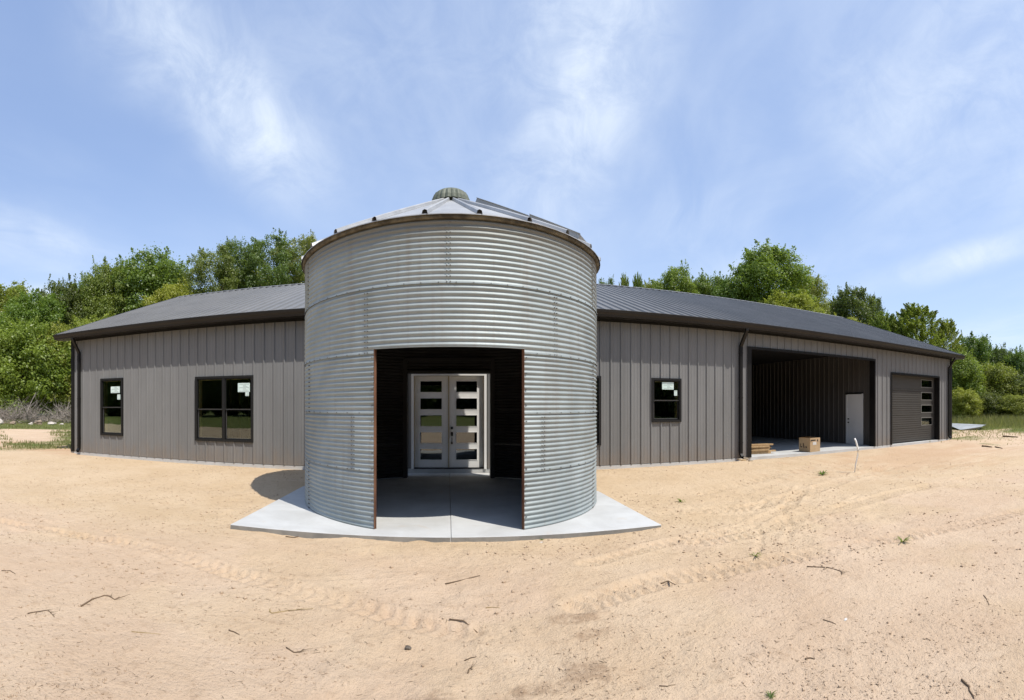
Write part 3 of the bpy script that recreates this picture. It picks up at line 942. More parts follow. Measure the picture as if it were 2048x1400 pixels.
for zz, nm in ((0.93, 'knob'), (1.08, 'deadbolt')):
    kb = MB().tube([(RWX - 0.021, sdy1 - 0.13, zz), (RWX - 0.075, sdy1 - 0.13, zz)], 0.028, 10)
    kb.build(nm, 'handle_black', sdo)

# overhead door ---------------------------------------------------------------
ox0, ox1, _, oz1 = OPEN['garage']
OY = WALL_Y + 0.24
om = MB()
om.box(ox0 - 0.08, ox0 + 0.004, WALL_Y - 0.046, WALL_Y - 0.034, 0.0, oz1 + 0.07)
om.box(ox1 - 0.004, ox1 + 0.05, WALL_Y - 0.046, WALL_Y - 0.034, 0.0, oz1 + 0.07)
om.box(ox0 + 0.004, ox1 - 0.004, WALL_Y - 0.046, WALL_Y - 0.034, oz1 - 0.01, oz1 + 0.07)
om.box(ox0 - 0.02, ox0 + 0.003, WALL_Y - 0.034, OY + 0.06, 0.003, oz1)
om.box(ox1 - 0.003, ox1 + 0.02, WALL_Y - 0.034, OY + 0.06, 0.003, oz1)
om.box(ox0, ox1, WALL_Y - 0.033, OY + 0.06, oz1, oz1 + 0.02)
oho = om.build('overhead_door', 'black_trim', bld)
NS = 5
sh_ = (oz1 - 0.03) / NS
wx0, wx1 = 18.86, 19.80
for s in range(NS):
    z0 = 0.03 + s * sh_; z1 = z0 + sh_ - 0.006
    mb = MB()
    has = s >= 1
    wz0, wz1 = z0 + 0.10, z0 + 0.47
    nb = 6
    xr = [(ox0 + 0.01, wx0), (wx1, ox1 - 0.01)] if has else [(ox0 + 0.01, ox1 - 0.01)]
    zz = np.linspace(z0, z1, nb + 1)
    def slat(xa, xb, za, zb):
        zm_ = za + 0.022
        mb.face([(xa, OY, zm_), (xb, OY, zm_), (xb, OY, zb), (xa, OY, zb)])
        mb.face([(xa, OY + 0.020, za), (xb, OY + 0.020, za), (xb, OY, zm_), (xa, OY, zm_)])
        mb.face([(xa, OY, zb), (xb, OY, zb), (xb, OY + 0.020, zb), (xa, OY + 0.020, zb)])
    for xa, xb in xr:
        if s == NS - 1:
            mb.box(xa, xb, OY, OY + 0.04, z0, z1)
        else:
            for a, b in zip(zz[:-1], zz[1:]):
                slat(xa, xb, a, b)
    if has:
        for a, b in ((z0, wz0), (wz1, z1)):
            mb.box(wx0, wx1, OY + 0.001, OY + 0.04, a, b)
    mb.box(ox0 + 0.01, ox1 - 0.01, OY + 0.045, OY + 0.055, z0, z1) if not has else None
    mb.build('door_section', 'overhead_door', oho, fixn=False)
    if has:
        fm = MB()
        frame_boxes(fm, wx0 - 0.01, wx1 + 0.01, wz0 - 0.01, wz1 + 0.01, 0.035, OY - 0.012, OY + 0.002)
        fm.build('pane_frame', 'pane_trim', oho)
        MB().box(wx0 + 0.02, wx1 - 0.02, OY + 0.012, OY + 0.018, wz0 + 0.02, wz1 - 0.02).build('pane', 'garage_glass', oho)
MB().box(ox0 + 0.01, ox1 - 0.01, OY - 0.01, OY + 0.03, 0.003, 0.028).build('bottom_seal', 'handle_black', oho)
gi = MB()
gi.box(15.75, 21.0, 17.5, 17.6, 0.004, 3.8)
gi.box(15.70, 15.76, 13.1, 17.5, 0.004, 3.8)
gi.box(15.76, 21.0, 13.1, 17.5, 3.5, 3.55)
gi.build('garage_wall', 'pine', bld)

# ------------------------------------------------------------------ the grain bin
BCX, BCY, BR = 0.064, 9.374, 2.743
def ray_phi(px, R=BR):
    th = (px - X0_PX) / F_PX
    dx_, dy_ = sin(th), cos(th)
    b = dx_ * BCX + dy_ * BCY
    disc = b * b - (BCX ** 2 + BCY ** 2 - R * R)
    t = b - sqrt(max(disc, 0))
    X, Y = dx_ * t - BCX, dy_ * t - BCY
    return atan2(X, -Y)
def cyl(phi, r, z): return (BCX + r * sin(phi), BCY - r * cos(phi), z)
bin_ = empty('grain_bin', (BCX, BCY, PAD_Z))
tag(bin_, 'round corrugated galvanised grain bin with square cut doorway standing on the concrete pad', 'grain bin')
def bin_build(mb, name, mats, **kw):
    o = mb.build(name, mats, bin_, **kw)
    o.location = (-BCX, -BCY, -PAD_Z)
    return o
RINGS = [(PAD_Z + 0.004, 0.714, 619), (0.714, 1.535, 706.5), (1.535, 2.384, 619.5), (2.384, 3.31, 733), (3.31, 4.20, 897)]
O0, O1, OZ = ray_phi(748), ray_phi(1048.5), 2.455
KB0, KB1, KBZ = -1.02 , 1.09, 2.46        # back opening in x
b0 = pi - math.asin((KB1 - BCX) / BR); b1 = pi + math.asin((BCX - KB0) / BR)
TH = 0.004
for ri, (z0, z1, px) in enumerate(RINGS):
    ph0 = ray_phi(px)
    base = sorted([(ph0 + radians(60) * k) for k in range(6)])
    ncor = 12
    zs = [z0 + (z1 - z0) * q / (ncor * 6) for q in range(ncor * 6 + 1)]
    for zz in (OZ,):
        if z0 + 0.005 < zz < z1 - 0.005:
            kq = min(range(1, len(zs) - 1), key=lambda q: abs(zs[q] - zz)); zs[kq] = zz
    rr = []
    for zq in zs:
        t = (zq - z0) / (z1 - z0)
        a_ = 0.0104 * sin(2 * pi * ncor * t)
        if t > 0.975: a_ -= 0.006
        if t < 0.022 and ri: a_ = 0.010
        rr.append(BR + a_)
    for a in base:
        a = (a + 2 * pi) % (2 * pi)
        b = a + radians(60)
        brk = [a + (b - a) * q / 22 for q in range(23)]
        for cut in (O0, O1, b0, b1):
            for sh in (0, 2 * pi, 4 * pi):
                if a + 1e-3 < cut + sh < b - 1e-3: brk.append(cut + sh)
        brk = sorted(brk)
        def hole(ph, z):
            q = (ph + pi) % (2 * pi) - pi
            if O0 < q < O1 and z < OZ: return True
            q2 = ph % (2 * pi)
            return b0 < q2 < b1 and z < OZ
        nz = len(zs); nph = len(brk)
        V = []; Fq = []; MI = []
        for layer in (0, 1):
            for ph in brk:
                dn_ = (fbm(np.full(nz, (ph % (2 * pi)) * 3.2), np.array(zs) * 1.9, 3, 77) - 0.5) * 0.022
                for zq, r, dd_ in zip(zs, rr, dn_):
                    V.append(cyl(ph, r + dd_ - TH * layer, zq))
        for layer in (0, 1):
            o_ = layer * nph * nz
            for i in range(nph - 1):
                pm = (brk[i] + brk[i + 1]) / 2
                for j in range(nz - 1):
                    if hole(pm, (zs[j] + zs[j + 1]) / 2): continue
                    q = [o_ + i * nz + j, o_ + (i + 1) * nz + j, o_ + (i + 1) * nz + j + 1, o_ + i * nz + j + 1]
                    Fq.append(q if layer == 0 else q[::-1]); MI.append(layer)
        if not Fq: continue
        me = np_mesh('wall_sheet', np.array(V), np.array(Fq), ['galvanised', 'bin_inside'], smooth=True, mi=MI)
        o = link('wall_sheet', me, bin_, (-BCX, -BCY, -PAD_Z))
# bolts along the seams
bo = MB()
def bolt(ph, z, r=0.011):
    n_ = 6
    c0 = BR + 0.014; i = len(bo.v)
    for rr_, k_ in ((c0 - 0.012, 1.0), (c0 + 0.006, 0.85)):
        for q in range(n_):
            t = 2 * pi * q / n_
            bo.v.append(cyl(ph + r * k_ * cos(t) / BR, rr_, z + r * k_ * sin(t)))
    for q in range(n_):
        l = (q + 1) % n_
        bo.f.append([i + q, i + l, i + n_ + l, i + n_ + q]); bo.m.append(0)
    bo.f.append([i + n_ + q for q in range(n_)]); bo.m.append(0)
vis = lambda ph: cos(ph) > 0.1
def inopen(ph, z):
    q = (ph + pi) % (2 * pi) - pi
    return O0 - 0.02 < q < O1 + 0.02 and z < OZ + 0.02
for ri, (z0, z1, px) in enumerate(RINGS):
    ph0 = ray_phi(px)
    for k in range(6):
        ph = ph0 + radians(60) * k
        if not vis(ph): continue
        for j in range(12):
            zz = z0 + (z1 - z0) * (j + 0.25) / 12
            for d_ in (-0.0085, 0.0085):
                if not inopen(ph, zz): bolt(ph + d_, zz)
    for k in range(72):
        ph = radians(5) * k + 0.02
        if vis(ph) and not inopen(ph, z0) and ri > 0: bolt(ph, z0 + 0.012, 0.009)
for e, sg in ((O0, -1), (O1, 1)):
    for j in range(11):
        bolt(e + sg * 0.010, 0.08 + j * 0.225, 0.010)
bob = bin_build(bo, 'bolts', 'bolt_zinc', fixn=False)
bob['kind'] = 'stuff'
# rusty jamb angles, header edge
for e, sg in ((O0, 1), (O1, -1)):
    X, Y, _ = cyl(e, BR, 0)
    mb = MB()
    T = lambda u, v, z, e=e: (BCX + (BR + v) * sin(e) + u * cos(e), BCY - (BR + v) * cos(e) + u * sin(e), z)
    u0, u1 = (0.0005, 0.007) if sg > 0 else (-0.007, -0.0005)
    mb.box(u0, u1, -0.038, 0.008, PAD_Z + 0.003, OZ - 0.004, 0, T)
    ua, ub = (-0.0, 0.016) if sg > 0 else (-0.016, 0.0)
    mb.box(ua + (0.007 if sg > 0 else 0), ub - (0.007 if sg < 0 else 0), -0.040, -0.033, PAD_Z + 0.003, OZ - 0.006, 0, T)
    bin_build(mb, 'door_jamb', 'rust')
hd = MB()
for q in range(12):
    a = O0 + (O1 - O0) * q / 12; b = O0 + (O1 - O0) * (q + 1) / 12
    P = [cyl(a, BR - 0.05, OZ - 0.003), cyl(b, BR - 0.05, OZ - 0.003), cyl(b, BR + 0.007, OZ - 0.003), cyl(a, BR + 0.007, OZ - 0.003)]
    Q = [(p[0], p[1], OZ + 0.006) for p in P]
    hd.face(P); hd.face(Q); hd.face([P[3], P[2], Q[2], Q[3]]); hd.face([P[0], P[1], Q[1], Q[0]])
bin_build(hd, 'door_head', 'galvanised')
# portal in the back of the bin, leading to the doors
pt = MB()
by = BCY + sqrt(BR ** 2 - (KB1 - BCX) ** 2) - 0.02
for a, b in ((KB0 - 0.05, KB0 + 0.045), (KB1 - 0.045, KB1 + 0.05)):
    pt.box(a, b, by - 0.10, by + 0.22, PAD_Z + 0.003, 2.80)
pt.box(KB0 + 0.045, KB1 - 0.045, by - 0.06, by + 0.30, 2.44, 2.50)
pt.box(KB0 + 0.045, KB1 - 0.045, by - 0.10, by - 0.05, 2.74, 2.80)
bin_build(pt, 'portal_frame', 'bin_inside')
# eave band
ev_ = MB()
n_ = 96
for q in range(n_):
    a = 2 * pi * q / n_; b = 2 * pi * (q + 1) / n_
    prof = [(BR - 0.02, 4.182), (BR + 0.030, 4.176), (BR + 0.048, 4.190), (BR + 0.052, 4.235), (BR - 0.02, 4.24)]
    for (r0, za), (r1, zb) in zip(prof[:-1], prof[1:]):
        ev_.face([cyl(a, r0, za), cyl(b, r0, za), cyl(b, r1, zb), cyl(a, r1, zb)])
bin_build(ev_, 'eave_band', 'eave_dirt', smooth=False)
# conical roof
RE, ZE, RT, ZT = BR + 0.075, 4.232, 0.27, 5.47
NR = 24
for k in range(NR):
    a = radians(7.5 + 15 * k); b = a + radians(15)
    mb = MB()
    ns = 3
    for s in range(ns):
        pa = a + (b - a) * s / ns; pb = a + (b - a) * (s + 1) / ns
        mb.face([cyl(pa, RE, ZE), cyl(pb, RE, ZE), cyl(pb, RT, ZT), cyl(pa, RT, ZT)])
        mb.face([cyl(pa, RE, ZE - 0.012), cyl(pb, RE, ZE - 0.012), cyl(pb, RE, ZE), cyl(pa, RE, ZE)])
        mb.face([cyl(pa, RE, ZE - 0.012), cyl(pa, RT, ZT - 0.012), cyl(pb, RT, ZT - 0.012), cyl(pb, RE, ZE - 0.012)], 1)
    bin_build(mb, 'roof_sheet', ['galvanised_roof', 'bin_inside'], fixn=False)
    # hollow rib over the seam, dark face painted as shade in its eave end
    rb = MB()
    for (w0, h0), (w1, h1) in zip(((-0.042, 0), (-0.030, 0.048), (0.0, 0.062), (0.030, 0.048)), ((-0.030, 0.048), (0.0, 0.062), (0.030, 0.048), (0.042, 0))):
        def P(r, z, w, h, a=a): return (BCX + r * sin(a) + w * cos(a), BCY - r * cos(a) + w * sin(a), z + h)
        k2 = 0.55
        rb.face([P(RE + 0.012, ZE - 0.004, w0, h0), P(RE + 0.012, ZE - 0.004, w1, h1), P(RT, ZT, w1 * k2, h1), P(RT, ZT, w0 * k2, h0)])
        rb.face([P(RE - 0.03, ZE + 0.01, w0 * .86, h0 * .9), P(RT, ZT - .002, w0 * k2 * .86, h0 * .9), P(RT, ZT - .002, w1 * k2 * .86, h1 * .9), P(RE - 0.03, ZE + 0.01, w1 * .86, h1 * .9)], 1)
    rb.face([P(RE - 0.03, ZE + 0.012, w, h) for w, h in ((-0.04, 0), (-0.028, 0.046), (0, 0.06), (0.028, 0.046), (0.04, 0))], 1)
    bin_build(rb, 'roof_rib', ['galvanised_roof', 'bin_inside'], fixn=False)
# scalloped lid on the peak
cp = MB()
NC = 20
for k in range(NC):
    a = 2 * pi * k / NC; b = 2 * pi * (k + 1) / NC
    for s in range(4):
        pa = a + (b - a) * s / 4; pb = a + (b - a) * (s + 1) / 4
        ra = 0.35 + 0.024 * abs(sin(pi * s / 4)); rb_ = 0.35 + 0.024 * abs(sin(pi * (s + 1) / 4))
        kk = ((ra, rb_, 5.50), (ra - 0.012, rb_ - 0.012, 5.575), (ra - 0.05, rb_ - 0.05, 5.665), (0.25, 0.25, 5.715), (0.03, 0.03, 5.73))
        for (r0, q0_, z0_), (r1, q1_, z1_) in zip(kk[:-1], kk[1:]):
            cp.face([cyl(pa, r0, z0_), cyl(pb, q0_, z0_), cyl(pb, q1_, z1_), cyl(pa, r1, z1_)])
        cp.face([cyl(pa, 0.27, 5.50), cyl(pb, 0.27, 5.50), cyl(pb, rb_, 5.50), cyl(pa, ra, 5.50)])
bin_build(cp, 'roof_cap', 'cap_green', fixn=False)
# roof ladder rails and lift-up hatch on the right slope
su_r = (RE - RT); su_z = (ZT - ZE); ls = math.hypot(su_r, su_z)
def onroof(phi):
    def T(u, s, h):
        """u across, s up the slope from the eave, h off the sheet"""
        r = RE - su_r * s / ls; z = ZE + su_z * s / ls
        nr, nz_ = su_z / ls, su_r / ls
        return (BCX + (r + nr * h) * sin(phi) + u * cos(phi), BCY - (r + nr * h) * cos(phi) + u * sin(phi), z + nz_ * h)
    return T
T = onroof(radians(58))
mb = MB()
for u in (-0.22, 0.22):
    mb.box(u - 0.006, u + 0.006, 1.30, 2.42, 0.02, 0.115, 0, T)
    mb.box(u - 0.03, u + 0.006, 1.30, 2.42, 0.115, 0.121, 0, T)
for q in range(6):
    mb.box(-0.214, 0.214, 1.36 + q * 0.19, 1.385 + q * 0.19, 0.05, 0.08, 0, T)
bin_build(mb, 'roof_ladder', 'galvanised_roof')
mb = MB()
for u in (-0.24, 0.24):
    mb.box(u - 0.006, u + 0.006, 0.28, 1.28, 0.012, 0.135, 0, T)
    mb.box(u - 0.035, u + 0.006, 0.28, 1.28, 0.135, 0.142, 0, T)
for q in range(5):
    mb.box(-0.234, 0.234, 0.36 + q * 0.2, 0.385 + q * 0.2, 0.05, 0.08, 0, T)
mb.box(-0.234, 0.234, 0.28, 0.29, 0.012, 0.13, 0, T)
bin_build(mb, 'roof_hatch', 'galvanised_roof')

# ------------------------------------------------------------------ things in and by the bay
def gz(x, y): return float(ground_z(np.array([x]), np.array([y]))[0])
# cardboard box
cbx, cby = 11.92, 13.08
cb = empty('cardboard_box', (cbx, cby, 0.0), radians(-1.0) + radians(3))
cb.rotation_euler = (0, 0, radians(6))
tag(cb, 'open brown cardboard box with black marker writing at the edge of the open bay', 'box')
mb = MB()
s, hh = 0.27, 0.50
mb.box(-s, s, -s, -s + 0.012, 0.002, hh); mb.box(-s, s, s - 0.012, s, 0.002, hh)
mb.box(-s, -s + 0.012, -s + 0.012, s - 0.012, 0.002, hh); mb.box(s - 0.012, s, -s + 0.012, s - 0.012, 0.002, hh)
mb.box(-s + 0.012, s - 0.012, -s + 0.012, s - 0.012, 0.004, 0.02)
mb.build('box_body', 'cardboard', cb)
for nm, P in (('flap', [(-s, -s, hh), (s, -s, hh), (s - 0.02, -s + 0.17, hh - 0.15), (-s + 0.02, -s + 0.17, hh - 0.15)]),
              ('flap', [(-s, s, hh), (s, s, hh), (s, s - 0.10, hh + 0.02), (-s, s - 0.10, hh + 0.02)]),
              ('flap', [(-s, -s, hh), (-s, s, hh), (-s + 0.2, s - 0.02, hh - 0.12), (-s + 0.2, -s + 0.02, hh - 0.12)])):
    fl = MB(); fl.face(P); fl.face([(p[0], p[1], p[2] - 0.008) for p in P]); fl.build(nm, 'cardboard', cb)
wr = MB()
def strokes(segs, face):
    for (u0, v0, u1, v1, w) in segs:
        L = math.hypot(u1 - u0, v1 - v0); nx_, ny_ = -(v1 - v0) / L * w / 2, (u1 - u0) / L * w / 2
        Q = [(u0 + nx_, v0 + ny_), (u1 + nx_, v1 + ny_), (u1 - nx_, v1 - ny_), (u0 - nx_, v0 - ny_)]
        wr.face([(-s - 0.003, -u, v) if face == 'l' else (u, -s - 0.003, v) for u, v in Q])
strokes([(-0.20, 0.29, -0.185, 0.17, 0.03), (-0.185, 0.17, -0.11, 0.18, 0.035), (-0.06, 0.31, -0.02, 0.14, 0.045), (0.05, 0.19, 0.11, 0.17, 0.05), (0.11, 0.17, 0.06, 0.15, 0.03)], 'l')
strokes([(-0.22, 0.42, 0.02, 0.42, 0.045), (-0.23, 0.44, -0.23, 0.36, 0.03), (0.10, 0.42, 0.15, 0.38, 0.05), (0.13, 0.45, 0.15, 0.36, 0.03)], 'r')
wo = wr.build('lettering', 'marker', cb, fixn=False); wo['kind'] = 'stuff'
MB().box(-0.13, 0.06, -s - 0.005, -s - 0.002, 0.25, 0.36).build('shipping_label', 'paper_white', cb)

# lumber stack: boards lying towards the right, ends at different lengths
LBL = 'brown board behind the front ones in the lumber stack inside the open bay'
bi = 0
for lay, n_b in enumerate((4, 4, 4, 3, 3, 2)):
    for q in range(n_b):
        L = 1.5 + random.uniform(-0.12, 0.22)
        bw, bh = 0.125, 0.050
        mb = MB().box(-L, 0, -bw / 2, bw / 2, 0, bh)
        o = mb.build('board', 'lumber', None, bevel=0.003)
        o.location = (10.50 + random.uniform(-0.16, 0.14) - 0.03 * lay, 13.40 + q * 0.14 + random.uniform(-0.015, 0.015), 0.004 + lay * 0.056)
        o.rotation_euler = (0, 0, radians(-8 + random.uniform(-5, 5)))
        lname = ('lowest', 'second', 'third', 'fourth', 'fifth', 'topmost')[lay]
        lb_ = 'brown board facing the doorway in the lumber stack, ' + lname + ' layer' if q == 0 else ('rear brown board of the topmost pair on the lumber stack' if lay == 5 else LBL)
        tag(o, lb_, 'board', 'boards stacked inside the open bay')
# scraps at the downspout foot
for i, (px, py, L, w, h, rz, m, lb_) in enumerate((
        (1478, 921, 0.15, 0.09, 0.05, 0.4, 'grey_wood', 'dull grey wood scrap left of the middle downspout foot'),
        (1485, 921, 0.22, 0.07, 0.04, -0.7, 'pine', 'pale split wood offcut leaning at the middle downspout foot'),
        (1491, 919, 0.16, 0.10, 0.06, -0.3, 'grey_wood', 'dark chunky wood scrap under the middle downspout'),
        (1501, 923, 0.15, 0.07, 0.05, 0.1, 'grey_wood', 'small tan wood scrap by the left jamb of the open bay'))):
    x, y = gpt(px, py, -0.05)
    o = MB().box(-L / 2, L / 2, -w / 2, w / 2, 0, h).build('wood_scrap', m, None, bevel=0.008)
    o.location = (x, y, gz(x, y) - 0.004); o.rotation_euler = (0.05 * i, 0.12, rz)
    tag(o, lb_, 'wood scrap')
# white stub of pipe out of the soil
x, y = gpt(1709, 944, -0.12)
az_ = (1709 - X0_PX) / F_PX
lat = Vector((cos(az_), -sin(az_), 0))
pts = []
for (du, dz_) in ((0.0, -0.05), (0.03, 0.2), (0.09, 0.45), (0.095, 0.62), (0.04, 0.82), (0.0, 0.90)):
    pts.append(Vector((0, 0, dz_)) + lat * du)
o = MB().tube(pts, [0.018, 0.021, 0.024, 0.025, 0.025, 0.025], 10).build('pipe_stub', 'pvc_white', None, smooth=True)
o.location = (x, y, gz(x, y))
tag(o, 'thin bent white plastic pipe sticking up from the sand before the bay', 'pipe')

# bent sheet of roofing lying in the grass at the right
dS = 36.0
def at(px, d, z=0.0):
    th = (px - X0_PX) / F_PX
    return Vector((d * sin(th), d * cos(th), z))
a0 = at(1898, 35.0); a1 = at(1921, 33.4); a2 = at(1972, 36.0); a3 = at(1940, 39.0); a4 = at(1895, 38.5)
g_ = lambda v, h: (v.x, v.y, gz(v.x, v.y) + h)
mb = MB()
top_ = [g_(a0, 0.30), g_(a1, 0.05), g_(at(1964, 34.2), 0.24), g_(a2, 0.30), g_(a3, 0.20), g_(a4, 0.34)]
mb.face(top_); mb.face([(p[0], p[1], p[2] - 0.015) for p in top_][::-1])
mb.face([g_(a1, 0.05), g_(at(1964, 34.2), 0.24), g_(at(1957, 34.3), 0.02), g_(at(1930, 33.8), 0.0)])
mb.face([g_(at(1964, 34.2), 0.24), g_(a2, 0.36), g_(at(1957, 34.3), 0.02)])
c0 = a1.copy(); c0.z = gz(a1.x, a1.y)
for i, v in enumerate(mb.v): mb.v[i] = (v[0] - c0.x, v[1] - c0.y, v[2] - c0.z)
o = mb.build('metal_sheet', 'sheet_grey', None, fixn=False, loc=tuple(c0))
tag(o, 'bent grey metal sheet lying in the grass beyond the right corner', 'metal sheet')

# ------------------------------------------------------------------ trees
ASPECT = {'round': 2.0, 'airy': 2.6, 'plume': 2.4, 'bush': 1.8}
def crown_mesh(name, m, seed, clumps=95, leaves=170, leaf=0.052, style='round', fill=0.55):
    """crown of radius 1 and height ASPECT[style], leaves of even size in clumps through the volume"""
    r = np.random.default_rng(seed)
    H = ASPECT[style]
    V = []; tone = []
    cs = []
    for i in range(clumps):
        t = r.random() ** 0.80
        z = 0.04 + 0.90 * t
        if style == 'round':
            prof = sqrt(max(0.02, 1 - ((z - 0.45) / 0.58) ** 2))
        elif style == 'bush':
            prof = sqrt(max(0.02, 1 - (max(z - 0.35, 0) / 0.66) ** 2)) if z > 0.35 else 0.84 + 0.4 * z
        elif style == 'plume':
            prof = max(0.12, 1 - (max(z - 0.25, 0) / 0.80) ** 1.5)
        else:
            prof = sqrt(max(0.02, 1 - ((z - 0.55) / 0.50) ** 2))
        a = r.random() * 2 * pi
        lob = 1 + 0.14 * sin(3 * a + seed) + 0.10 * sin(5 * a + 2 * seed + 6 * z)
        rad = prof * lob * (r.random() ** 0.36) * 0.86
        cs.append((rad * cos(a), rad * sin(a), z * H))
    nb_ = len(cs)
    sp = []
    for (cx, cy, cz) in [cs[i] for i in r.integers(0, nb_, int(nb_ * 0.6))]:
        rr_ = math.hypot(cx, cy)
        o = np.array([cx, cy, (cz - 0.45 * H) * 0.75]); o /= np.linalg.norm(o) + 1e-6
        sp.append((cx + o[0] * 0.15, cy + o[1] * 0.15, cz + o[2] * 0.13, o))
    for ci, (cx, cy, cz) in enumerate(cs):
        cr = r.uniform(0.11, 0.29) * (0.72 if cz > 0.8 * H else 1.0)
        n = int(leaves * r.uniform(0.6, 1.4) * (cr / 0.22) ** 1.6)
        d = r.normal(size=(n, 3)); d /= np.linalg.norm(d, axis=1)[:, None]
        d[:, 2] = np.where(r.random(n) < 0.4, np.abs(d[:, 2]), d[:, 2])
        rad = cr * (0.35 + 0.75 * r.random(n) ** fill)
        if style == 'plume':
            ol = math.hypot(cx, cy) + 1e-6
            ax = np.array([cx / ol * 0.55, cy / ol * 0.55, 0.75]) + r.normal(size=3) * 0.18
            ax /= np.linalg.norm(ax)
            s = r.random(n) * cr * 2.0
            off = d * (cr * 0.58 * (1.05 - s / (cr * 2.1)))[:, None]
            P = np.array([cx, cy, cz - cr * 0.6]) + s[:, None] * ax + off
        else:
            P = np.array([cx, cy, cz]) + d * rad[:, None] * r.uniform(0.65, 1.3, 3) * np.array([1, 1, 0.75])
            far_ = r.random(n) < 0.12
            P = np.where(far_[:, None], np.array([cx, cy, cz]) + d * rad[:, None] * r.uniform(1.0, 1.6, n)[:, None], P)
        nrm = d + r.normal(size=(n, 3)) * 0.55 + np.array([0, 0, 0.45])
        nrm /= np.linalg.norm(nrm, axis=1)[:, None]
        u = np.cross(nrm, r.normal(size=(n, 3))); u /= np.linalg.norm(u, axis=1)[:, None] + 1e-9
        w = np.cross(nrm, u)
        L = leaf * r.uniform(0.6, 1.35, n)[:, None]
        q = np.stack([P - u * L * 0.5, P + w * L * 0.36, P + u * L * 0.55, P - w * L * 0.36], 1)
        V.append(q)
        tone.append(np.clip(r.uniform(0.2, 0.8) + r.normal(size=n) * 0.2, 0, 1))
    for (sx_, sy_, sz_, o) in sp:          # loose sprigs that fray the outline
        n = int(r.uniform(16, 42)); L_ = r.uniform(0.08, 0.19)
        ax = o + r.normal(size=3) * 0.35 + np.array([0, 0, 0.25]); ax /= np.linalg.norm(ax)
        t_ = r.random(n)
        P = np.array([sx_, sy_, sz_]) + t_[:, None] * ax * L_ + r.normal(size=(n, 3)) * 0.035 * (1.1 - t_)[:, None]
        nrm = r.normal(size=(n, 3)) + np.array([0, 0, 0.6]); nrm /= np.linalg.norm(nrm, axis=1)[:, None]
        u = np.cross(nrm, r.normal(size=(n, 3))); u /= np.linalg.norm(u, axis=1)[:, None] + 1e-9
        w = np.cross(nrm, u); L = leaf * r.uniform(0.6, 1.3, n)[:, None]
        V.append(np.stack([P - u * L * 0.5, P + w * L * 0.36, P + u * L * 0.55, P - w * L * 0.36], 1))
        tone.append(np.clip(r.uniform(0.3, 1.0) + r.normal(size=n) * 0.2, 0, 1))
    V = np.concatenate(V); tone = np.concatenate(tone)
    n = len(V)
    me = np_mesh(name, V.reshape(-1, 3), np.arange(n * 4).reshape(n, 4), [m], attrs={'tone': ('FACE', tone)})
    me['aspect'] = H
    return me

def trunk_mesh(name, seed, limbs=7, base=-0.9, rad=0.05):
    """unit tree: crown occupies z 0..1, trunk starts at z = base"""
    r = random.Random(seed)
    mb = MB()
    mb.tube([(0, 0, base), (0.02, 0.01, base * 0.5), (-0.02, 0.02, 0.0), (0.03, 0.0, 0.45), (0.0, 0.02, 0.85)], [rad * 1.3, rad, rad * 0.85, rad * 0.5, rad * 0.15], 7)
    for i in range(limbs):
        a = 2 * pi * i / limbs + r.uniform(-0.4, 0.4)
        z0 = r.uniform(-0.15, 0.45); L = r.uniform(0.45, 0.8)
        mb.tube([(0, 0, z0), (cos(a) * L * 0.5, sin(a) * L * 0.5, z0 + 0.16), (cos(a) * L, sin(a) * L, z0 + r.uniform(0.3, 0.45))], [rad * 0.5, rad * 0.33, rad * 0.1], 5)
    me = bpy.data.meshes.new(name)
    me.from_pydata(mb.v, [], mb.f)
    me.materials.append(MATS['trunk_bark'])
    for p in me.polygons: p.use_smooth = True
    return me
CR = {}
def crowns(kind):
    if kind not in CR:
        spec = {'round': ('leaf_green', 'round', 240, 250, 0.042, 0.5), 'fresh': ('leaf_fresh', 'round', 235, 245, 0.043, 0.5),
                'airy': ('leaf_olive', 'airy', 170, 190, 0.046, 0.6), 'dark': ('leaf_dark', 'round', 190, 210, 0.047, 0.5),
                'plume': ('leaf_fresh', 'plume', 210, 220, 0.045, 0.5), 'bush': ('leaf_green', 'bush', 260, 240, 0.041, 0.5),
                'bushfresh': ('leaf_fresh', 'bush', 250, 240, 0.042, 0.5), 'bushdark': ('leaf_dark', 'bush', 240, 230, 0.043, 0.5)}[kind]
        CR[kind] = [crown_mesh('crown', spec[0], 100 * len(CR) + 17 * j + 5, spec[2], spec[3], spec[4], spec[1], spec[5]) for j in range(2)]
    return CR[kind]
TR = [trunk_mesh('trunk', 5), trunk_mesh('trunk', 9)]
n_tree = 0
def tree(kind, px, top, wpx, d, label, base_frac=0.28, group=None, name='tree', base_py=None):
    global n_tree
    th = (px - X0_PX) / F_PX
    x, y = d * sin(th), d * cos(th)
    zb = gz(x, y)
    ztop = CAM_Z + (H_PX - top) / F_PX * d
    R = wpx / 2 / F_PX * d * 1.14
    H = ztop - zb
    cz = zb + H * base_frac
    root = empty(name, (x, y, zb), random.uniform(0, 6.28))
    tag(root, label, 'shrub' if name == 'shrub' else 'tree', group)
    tk = link('trunk', TR[n_tree % 2], root)
    k = H * (1 - base_frac)
    tr_ = 0.42 if name == 'shrub' else 0.8
    tk.location = (0, 0, H * base_frac); tk.scale = (R * tr_, R * tr_, k * 0.9)
    if base_frac < 0.2:
        tk.scale = (R * tr_, R * tr_, k * 0.86); tk.location = (0, 0, H * base_frac + 0.02 * H)
    c = link('crown', crowns(kind)[n_tree % 2], root)
    c.location = (0, 0, H * base_frac); c.scale = (R, R, k / c.data['aspect'] / 1.035)
    n_tree += 1
    return root
GL, GRR = 'trees behind the left end of the building', 'trees behind the roof and right end'
